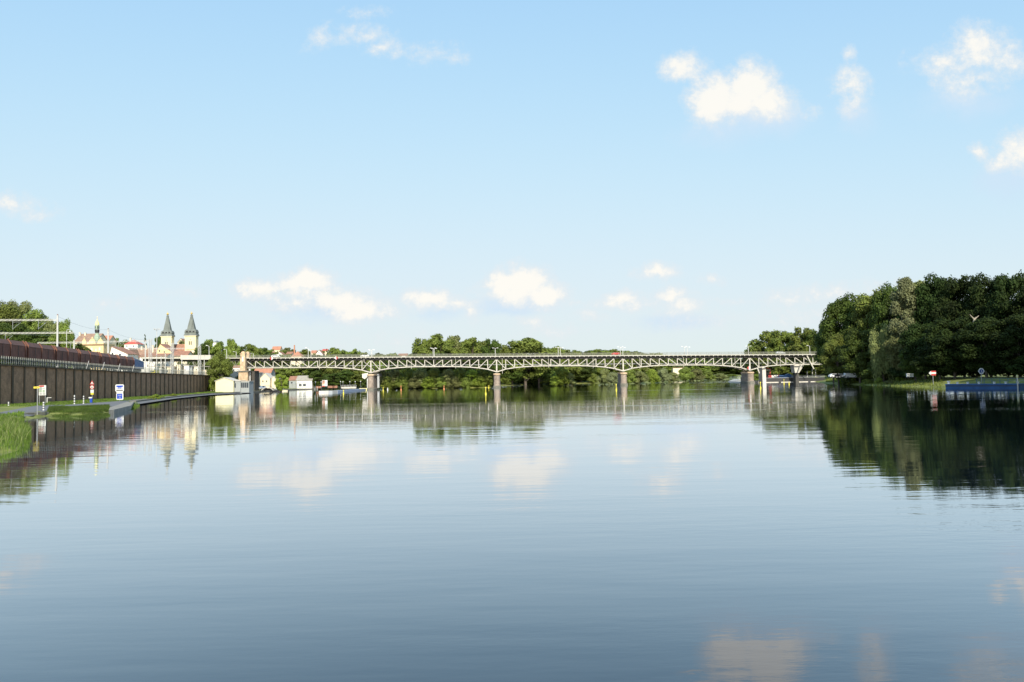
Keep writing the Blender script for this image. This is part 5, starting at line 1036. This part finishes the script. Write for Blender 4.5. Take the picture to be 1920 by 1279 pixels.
# restaurant terrace awnings
for i, px in enumerate((551, 560, 570)):
    p = P(px, 719, 459); zg = hgt(p.x, 459); t_ = thing('terrace_awning', (p.x, 459, zg), 'dark terrace awning at the restaurant, %s from the left' % ORD[i], 'awning', 'awnings on the restaurant terrace'); q = MB(); q.lathe((p.x, 459, p.z), [(1.35, 0), (.7, .35), (.02, .7)], 4, pi/4, 1, 1); q.build('canopy', M['gwall'], t_)
    for sx in (-.85, .85):
        for sy in (-.85, .85): q = MB(); q.tube((p.x+sx, 459+sy, zg-.1), (p.x+sx, 459+sy, p.z), .05, n=6); q.build('leg', M['grey'], t_)
# floating pontoon with red-white navigation board
def pontoon(pts, z0, z1, m, label, wd, name='floating_pontoon'):
    q = MB(); pts = [Vector(p) for p in pts]
    for a_, b_ in zip(pts, pts[1:]):
        d = (b_-a_).normalized(); n_ = Vector((-d.y, d.x, 0))*wd; q.hexa([a_+Vector((0, 0, z0)), b_+Vector((0, 0, z0)), b_+n_+Vector((0, 0, z0)), a_+n_+Vector((0, 0, z0)), a_+Vector((0, 0, z1)), b_+Vector((0, 0, z1)), b_+n_+Vector((0, 0, z1)), a_+n_+Vector((0, 0, z1))])
    t_ = thing(name, pts[0], label, 'pontoon'); q.build('float', m, t_); return t_
pa, pb, pc, pd = G(598, 737.2), G(615, 737.0), G(633, 735.8), G(686, 731.5)
t_ = pontoon([pa, pb], -.4, .85, M['white'], 'white block pontoon carrying the pink navigation board', 3)
q = MB(); [q.box((pa.x+(pb.x-pa.x)*(i+.5)/5, pa.y-.05, .28), (.35, .12, .3)) for i in range(5)]; q.build('tyre_fender', M['orange'], t_)
pontoon([pb+Vector((.1, 0, 0)), pc], -.4, .75, M['conc'], 'grey concrete pontoon in the middle of the floating jetty', 3)
pontoon([pc+Vector((.1, 0, 0)), pd], -.4, .7, mat('bluegrey_pontoon', (.30, .34, .42), .7, var=.25), 'long blue grey pontoon reaching to the first pier', 3)
q = MB(); a_ = P(676, 729.5, 392); b_ = P(692, 731, 392); q.box(((a_.x+b_.x)/2, 390, .5), (b_.x-a_.x, 2.5, .8)); tag(q.build('yellow_raft', M['pyel'], loc=((a_.x+b_.x)/2, 390, .1)), 'pale yellow raft moored against the first pier', 'raft')
c_ = Vector((G(608.5, 736).x, pa.y+1, .85)); Y = c_.y; t_ = thing('navigation_board', c_, 'pink and white board above a red no-entry bar on a white post', 'sign'); q = MB()
for dx in (0, .9): q.tube((c_.x-.4+dx, Y+.1, .8), (c_.x-.4+dx, Y+.1, P(608, 725, Y).z), .06)
q.build('post', M['white'], t_); slab(t_, 'board', 604, 613.8, 713, 724, Y, 'white', .06); slab(t_, 'pink_field', 604.6, 609, 713.6, 718.5, Y, 'tile', .02, .03); slab(t_, 'red_bar', 604.3, 609, 719, 721, Y, 'orange', .02, .03); slab(t_, 'red_bar', 604.6, 609, 723, 725, Y, 'red', .04, .05); slab(t_, 'symbol', 606.6, 607.4, 715.4, 716.6, Y, 'black', .02, .05)
# park edge: orange planters, white railings, lamps, promenade
t_ = thing('promenade_wall', P(650, 727, 432), 'low pale promenade wall with railings at the park under the first span', 'wall'); a_, b_ = P(640, 725.5, 435), P(668, 725, 435); q = MB(); q.box(((a_.x+b_.x)/2, 435, .9), (b_.x-a_.x, .6, 1.0)); q.build('wall', M['conc'], t_)
q = MB(); n = 10
for i in range(n+1): x = a_.x+(b_.x-a_.x)*i/n; q.bar((x, 435, 1.4), (x, 435, 2.3), .1, .1)
q.bar((a_.x, 435, 2.3), (b_.x, 435, 2.3), .08, .08); q.build('handrail', M['white'], t_)
for i, (px, w) in enumerate([(598, 3), (621, 3.4), (628, 2.6)]):
    p = P(px, 722.5, 430); q = MB(); q.box((p.x, 430, 1.5), (w, .8, 1.2), taper=1.1); tag(q.build('planter', M['tile'], loc=(p.x, 430, .9)), 'terracotta planter on the park edge, %s from the left' % ORD[i], 'planter', 'terracotta planters on the park edge')
for i, (px, py) in enumerate([(591.5, 717), (638.5, 716.5), (643, 717), (656, 716.5), (666, 716.5), (676, 716), (602, 717)]):
    p = P(px, py, 428); zg = hgt(p.x, 428); t_ = thing('globe_lamp', (p.x, 428, zg), 'park lamp with white globe under the first span, %s by height' % ORD[i], 'lamp', 'globe lamps in the riverside park'); t_['label'] = 'white globe lamp in the riverside park, %s from the left' % ORD[[0, 2, 3, 4, 5, 6, 1][i]]
    q = MB(); q.tube((p.x, 428, zg-.1), (p.x, 428, p.z), .07, n=6); q.build('pole', M['grey'], t_); q = MB(); q.ball((p.x, 428, p.z+.2), .3, 10); q.build('globe', M['white'], t_, smooth=True)
# buoys
def buoy(px, py, h, m, label, group, r_=.25):
    p = G(px, py); t_ = thing('buoy', (p.x, p.y, 0), label, 'buoy', group); q = MB(); q.lathe((p.x, p.y, -.3), [(r_*.6, 0), (r_, .25), (r_, .6), (r_*.5, .8)], 12); q.build('float', M[m], t_)
    q = MB(); q.lathe((p.x, p.y, .5), [(r_*.42, 0), (r_*.35, h-1.0), (r_*.7, h-.95), (r_*.7, h-.55), (r_*.1, h-.5)], 10); q.build('topmark', M[m], t_)
for i, (px, py, h) in enumerate([(644, 738, 1.3), (718.5, 732.6, 1.5), (910.8, 739, 2.1), (916.5, 727, 1.2), (1155.5, 731.5, 2.0), (1426, 728, 2.0), (1470, 719.5, 1.9), (1479.5, 720.5, 1.0), (695, 728.6, 1.3)]):
    buoy(px, py, h, 'yellow', ['yellow ball buoy just in front of the floating jetty', 'yellow buoy right of the first pier', 'tall yellow buoy nearest the second pier', 'faint yellow buoy just behind the tall one at the second pier', 'tall yellow buoy left of the third pier', 'tall yellow buoy right of the fourth pier', 'yellow buoy in front of the dark barge', 'small round yellow buoy beside the barge buoy', 'yellow marker at the foot of the first pier'][i], 'yellow buoys on the river')
buoy(752, 731.5, 2.0, 'orange', 'orange buoy left of the pair under the second span', 'orange buoys under the second span', .34); buoy(832.5, 729.5, 1.6, 'orange', 'orange buoy right of the pair under the second span', 'orange buoys under the second span', .34)
buoy(726.8, 731, 1.0, 'white', 'small white buoy between the yellow and orange buoys', 'white buoys', .3)

# ------------------------------------------------------------------ right side: lock jetty, barge, pontoon
a_, b_ = P(1433, 717, 399), P(1546, 717, 399); t_ = thing('work_barge', (a_.x, 399, 0), 'long dark flat barge moored under the right end of the bridge', 'barge'); q = MB(); w = b_.x-a_.x
q.prism([(a_.x+.8, 398.5, -.3), (b_.x-.6, 398.5, -.3), (b_.x, 398.5, 1.9), (a_.x, 398.5, 2.2)], (0, 6, 0)); q.build('hull', M['black'], t_)
q = MB(); q.box(((a_.x+b_.x)/2, 401.5, 2.25), (w, 6, .16)); q.build('deck', M['grey'], t_)
q = MB(); n = 34
for i in range(n+1): x = a_.x+w*(.45+.55*i/n); q.bar((x, 399, 2.3), (x, 399, 3.3), .07, .07)
q.bar((a_.x+w*.45, 399, 3.3), (b_.x, 399, 3.3), .09, .09); q.bar((a_.x+w*.45, 399, 2.8), (b_.x, 399, 2.8), .07, .07); q.build('railing', M['grey'], t_)
for i in range(4):
    q = MB(); xa = a_.x+w*(.01+.245*i); q.box((xa+w*.11, 398.0, .12), (w*.2, .7, .3)); q.build('fender_beam', M['conc'], t_)
for px, py in ((1523, 691), (1529, 692.5), (1513.5, 696)):
    p = P(px, py, 402); q = MB(); q.tube((p.x, 402, 2.2), p, .2); q.build('mooring_post', M['conc'], t_)
# tarpaulin boat, red crane, items on barge
p = P(1471, 706.5, 401); q = MB(); z = 2.35; q.prism([(p.x-4.5, 400, z), (p.x+5, 400, z), (p.x+3.6, 400, z+1.2), (p.x+2, 400, z+1.9), (p.x, 400, z+1.1), (p.x-3, 400, z+1.2)], (0, 2.5, 0)); tag(q.build('tarpaulin', M['pblue'], loc=(p.x, 401, z)), 'blue tarpaulin heap lying on the dark barge', 'tarpaulin')
c_ = P(1443, 708, 402); c_.z = 2.34; t_ = thing('deck_crane', c_, 'red folded deck crane with white beam on the barge', 'crane'); q = MB(); q.box(c_+Vector((0, 0, .7)), (1.6, 1.6, 1.4)); q.build('base', M['red'], t_)
q = MB(); q.bar(c_+Vector((0, 0, 1.3)), c_+Vector((.6, 0, 4.2)), .5, .5); q.build('boom', M['red'], t_); q = MB(); q.bar(c_+Vector((.6, 0, 4.2)), c_+Vector((-3, 0, 5.6)), .45, .45); q.build('jib', M['red'], t_)
q = MB(); q.bar(c_+Vector((-3, -.3, 4.0)), c_+Vector((.4, -.3, 3.9)), .35, .35); q.build('counter_beam', M['white'], t_); q = MB(); q.box(c_+Vector((-1.6, .6, 1.9)), (2.4, 1.6, 3.2)); q.build('cab', M['black'], t_)
q = MB(); p = P(1452, 706, 402); q.box((p.x, 402, 3.0), (3.4, 2, 1.2)); t2 = q.build('deck_locker', M['wwall'], loc=(p.x, 402, 2.4)); tag(t2, 'white locker on the barge between crane and tarpaulin', 'locker')
p = P(1460, 708, 400); p.z = 2.34; person(p.x, p.y, p.z, 'person in red standing on the barge left of the blue tarpaulin', M['red'])
# pale lock sill and spit behind fourth pier
pts = [G(1368, 715.6), G(1374, 712.6), G(1400, 712.2), G(1408, 716.4)]
q = MB(); q.prism([Vector((p.x, p.y, -.5)) for p in (G(1366, 716.2), G(1410, 718.3), G(1412, 713.5), G(1376, 711.9))], (0, 0, 1.0)); tag(q.build('lock_spit', M['conc'], loc=G(1380, 715)), 'pale concrete spit left of the fourth pier', 'jetty')
a_, b_ = G(1369, 714.5), G(1396, 713.4); q = MB()
for i in range(9): p = a_.lerp(b_, i/8); q.bar(p+Vector((0, 0, .4)), p+Vector((0, 0, 2.6)), .16, .16)
q.bar(a_+Vector((0, 0, 2.6)), b_+Vector((0, 0, 2.6)), .16, .16); q.bar(a_+Vector((0, 0, 1.5)), b_+Vector((0, 0, 1.5)), .12, .12); tag(q.build('spit_railing', M['white'], loc=a_), 'white railing on the pale spit left of the fourth pier', 'railing')
a_, b_ = P(1393, 707, 404), P(1400, 717, 404); q = MB(); q.box(((a_.x+b_.x)/2, 406, a_.z/2-.2), (b_.x-a_.x, 4, a_.z+.4)); tag(q.build('dolphin_post', M['under'], loc=(a_.x, 404, 0)), 'dark timber fender block beside the fourth pier', 'fender')
q = MB(); a_ = P(1410, 716, 403); q.box((a_.x+2, 404, .5), (9, 3, 1.0)); q.bar((a_.x+3, 402.4, .9), (a_.x+7, 402.4, 3.6), .3, .3); tag(q.build('lock_gangway', M['conc'], loc=(a_.x, 404, 0)), 'pale gangway with raked ladder right of the fourth pier', 'gangway')
# white vans glimpsed under the trees, right bank
for i, (px, py, w_) in enumerate([(1593.5, 706, 3.2), (1572, 705, 2.4), (1564, 705, 2.4)]):
    p = P(px, py, 296); zg = hgt(p.x, 288); car(px, 288, M['white'], ['white camper van glimpsed under the right bank trees', 'white car left of the camper van under the right bank trees', 'white car farthest left under the right bank trees'][i], van=(i == 0), z=max(zg, P(px, py+3.4, 288).z))
# grey garden sculpture/boat trailer at the clearing
p = G(1706, 706.5, 2.1) if False else P(1706, 706.5, 240); zg = P(1706, 707, 240).z; t_ = thing('stacked_chairs', (p.x, 240, zg), 'pale stack of garden furniture at the end of the sunlit clearing', 'furniture')
q = MB()
for i in range(4): q.box((p.x-.9+i*.6, 240, zg+.5), (.08, .6, 1.0)); q.box((p.x-.6+i*.5, 240.1, zg+.45+.1*i), (.5, .6, .07))
q.build('frame', M['white'], t_); q = MB(); q.box((p.x, 240, zg+1.0), (2.0, .7, .12)); q.build('top', M['cgrey'], t_)
b0 = P(1750, 714, 226); b0.z = max(hgt(b0.x, 226)-.05, .2); Y = 226; t_ = thing('arrow_sign', b0, 'red sign with white arrow pointing left at the edge of the right wood', 'sign'); q = MB(); q.tube((b0.x, Y+.1, b0.z), (b0.x, Y+.1, P(1750, 700, Y).z), .07); q.build('post', M['grey'], t_)
slab(t_, 'red_field', 1746, 1755, 695.5, 704, Y, 'red'); c_ = P(1748, 699.6, Y-.04); k = Y/F; q = MB(); q.prism([c_+Vector((x*k, 0, z*k)) for x, z in [(-6.5, 0), (-2.6, 3.6), (-1.8, 3.0), (-3.2, 1.5), (7, 1.5), (7, -1.5), (-3.2, -1.5), (-1.8, -3.0), (-2.6, -3.6)]][::-1], (0, .03, 0)); q.build('arrow', M['white'], t_)
# blue pontoon
a_, b_ = G(1773, 727.8), G(1912, 727.8); dr = (b_-a_).normalized(); L = (b_-a_).length; nr = Vector((-dr.y, dr.x, 0)); an = math.atan2(dr.y, dr.x)
t_ = thing('landing_pontoon', a_, 'long blue landing pontoon moored on the shaded right bank', 'pontoon'); c_ = (a_+b_)/2
q = MB(); q.box(c_+nr*2+Vector((0, 0, .30)), (L, 4, 1.0), an); q.build('hull', M['pblue'], t_); q = MB(); q.box(c_+nr*2+Vector((0, 0, .92)), (L+.2, 4.2, .22), an); q.build('deck', M['pblue'], t_); q = MB(); q.box(c_-nr*.06+Vector((0, 0, .55)), (L, .12, .16), an); q.build('rubbing_strake', M['black'], t_)
q = MB(); f_ = lambda t, o_, z: a_+dr*(L*t)+nr*o_+Vector((0, 0, z))
for z in (1.7, 2.2): q.bar(f_(.33, 3.9, z), f_(.97, 3.9, z), .06, .06)
for i in range(7): q.bar(f_(.33+.64*i/6, 3.9, 1.0), f_(.33+.64*i/6, 3.9, 2.2), .07, .07)
q.build('railing', M['pblue'], t_)
for i, tt in enumerate((.03, .155, .30, .455, .66, .81, .965)):
    bollard(f_(tt, .6, 1.03), .28 if i else .34, .48 if i else .75, 'white bollard on the blue pontoon, %s from the left' % ORD[i], 'bollards on the blue pontoon')
p = f_(.475, 1.2, 1.03); Y = p.y; zt = P(1840, 690, Y).z; t_ = thing('mooring_sign', p, 'hexagonal white sign with dark blue emblem standing on the blue pontoon', 'sign'); q = MB(); q.tube(p, (p.x, p.y, zt), .07); q.build('post', M['grey'], t_)
c_ = P(1839, 696, Y-.1); c_.x = p.x; q = MB(); q.tube(c_, c_+Vector((0, .05, 0)), .78, n=6); pl = q.build('plate', M['white'], t_); q = MB(); q.tube(c_+Vector((0, -.02, 0)), c_, .5, n=18); q.build('emblem', mat('navy', (.02, .05, .2), .5), pl)
q = MB(); q.box(c_+Vector((0, -.035, -.05)), (.12, .02, .6)); q.box(c_+Vector((.06, -.035, .2)), (.26, .02, .12)); q.box(c_+Vector((.2, -.035, -.25)), (.12, .02, .25)); q.build('symbol', M['white'], pl)
p = f_(.985, -.35, 0); t_ = thing('mooring_pile', p, 'pale tall mooring pile at the right end of the blue pontoon', 'post'); zt = P(1907, 704, p.y).z; q = MB(); q.tube((p.x, p.y, -1), (p.x, p.y, zt), .14); q.build('pile', M['conc'], t_); q = MB(); q.tube((p.x, p.y, zt-.5), (p.x, p.y, zt+.1), .22); q.build('cap', M['pyel'], t_)
S.render.resolution_x = 1024; S.render.resolution_y = 682
S.cycles.max_bounces = 8; S.cycles.diffuse_bounces = 3; S.cycles.glossy_bounces = 4; S.cycles.transmission_bounces = 4
S.cycles.use_denoising = True
print('DONE', len(bpy.data.objects))
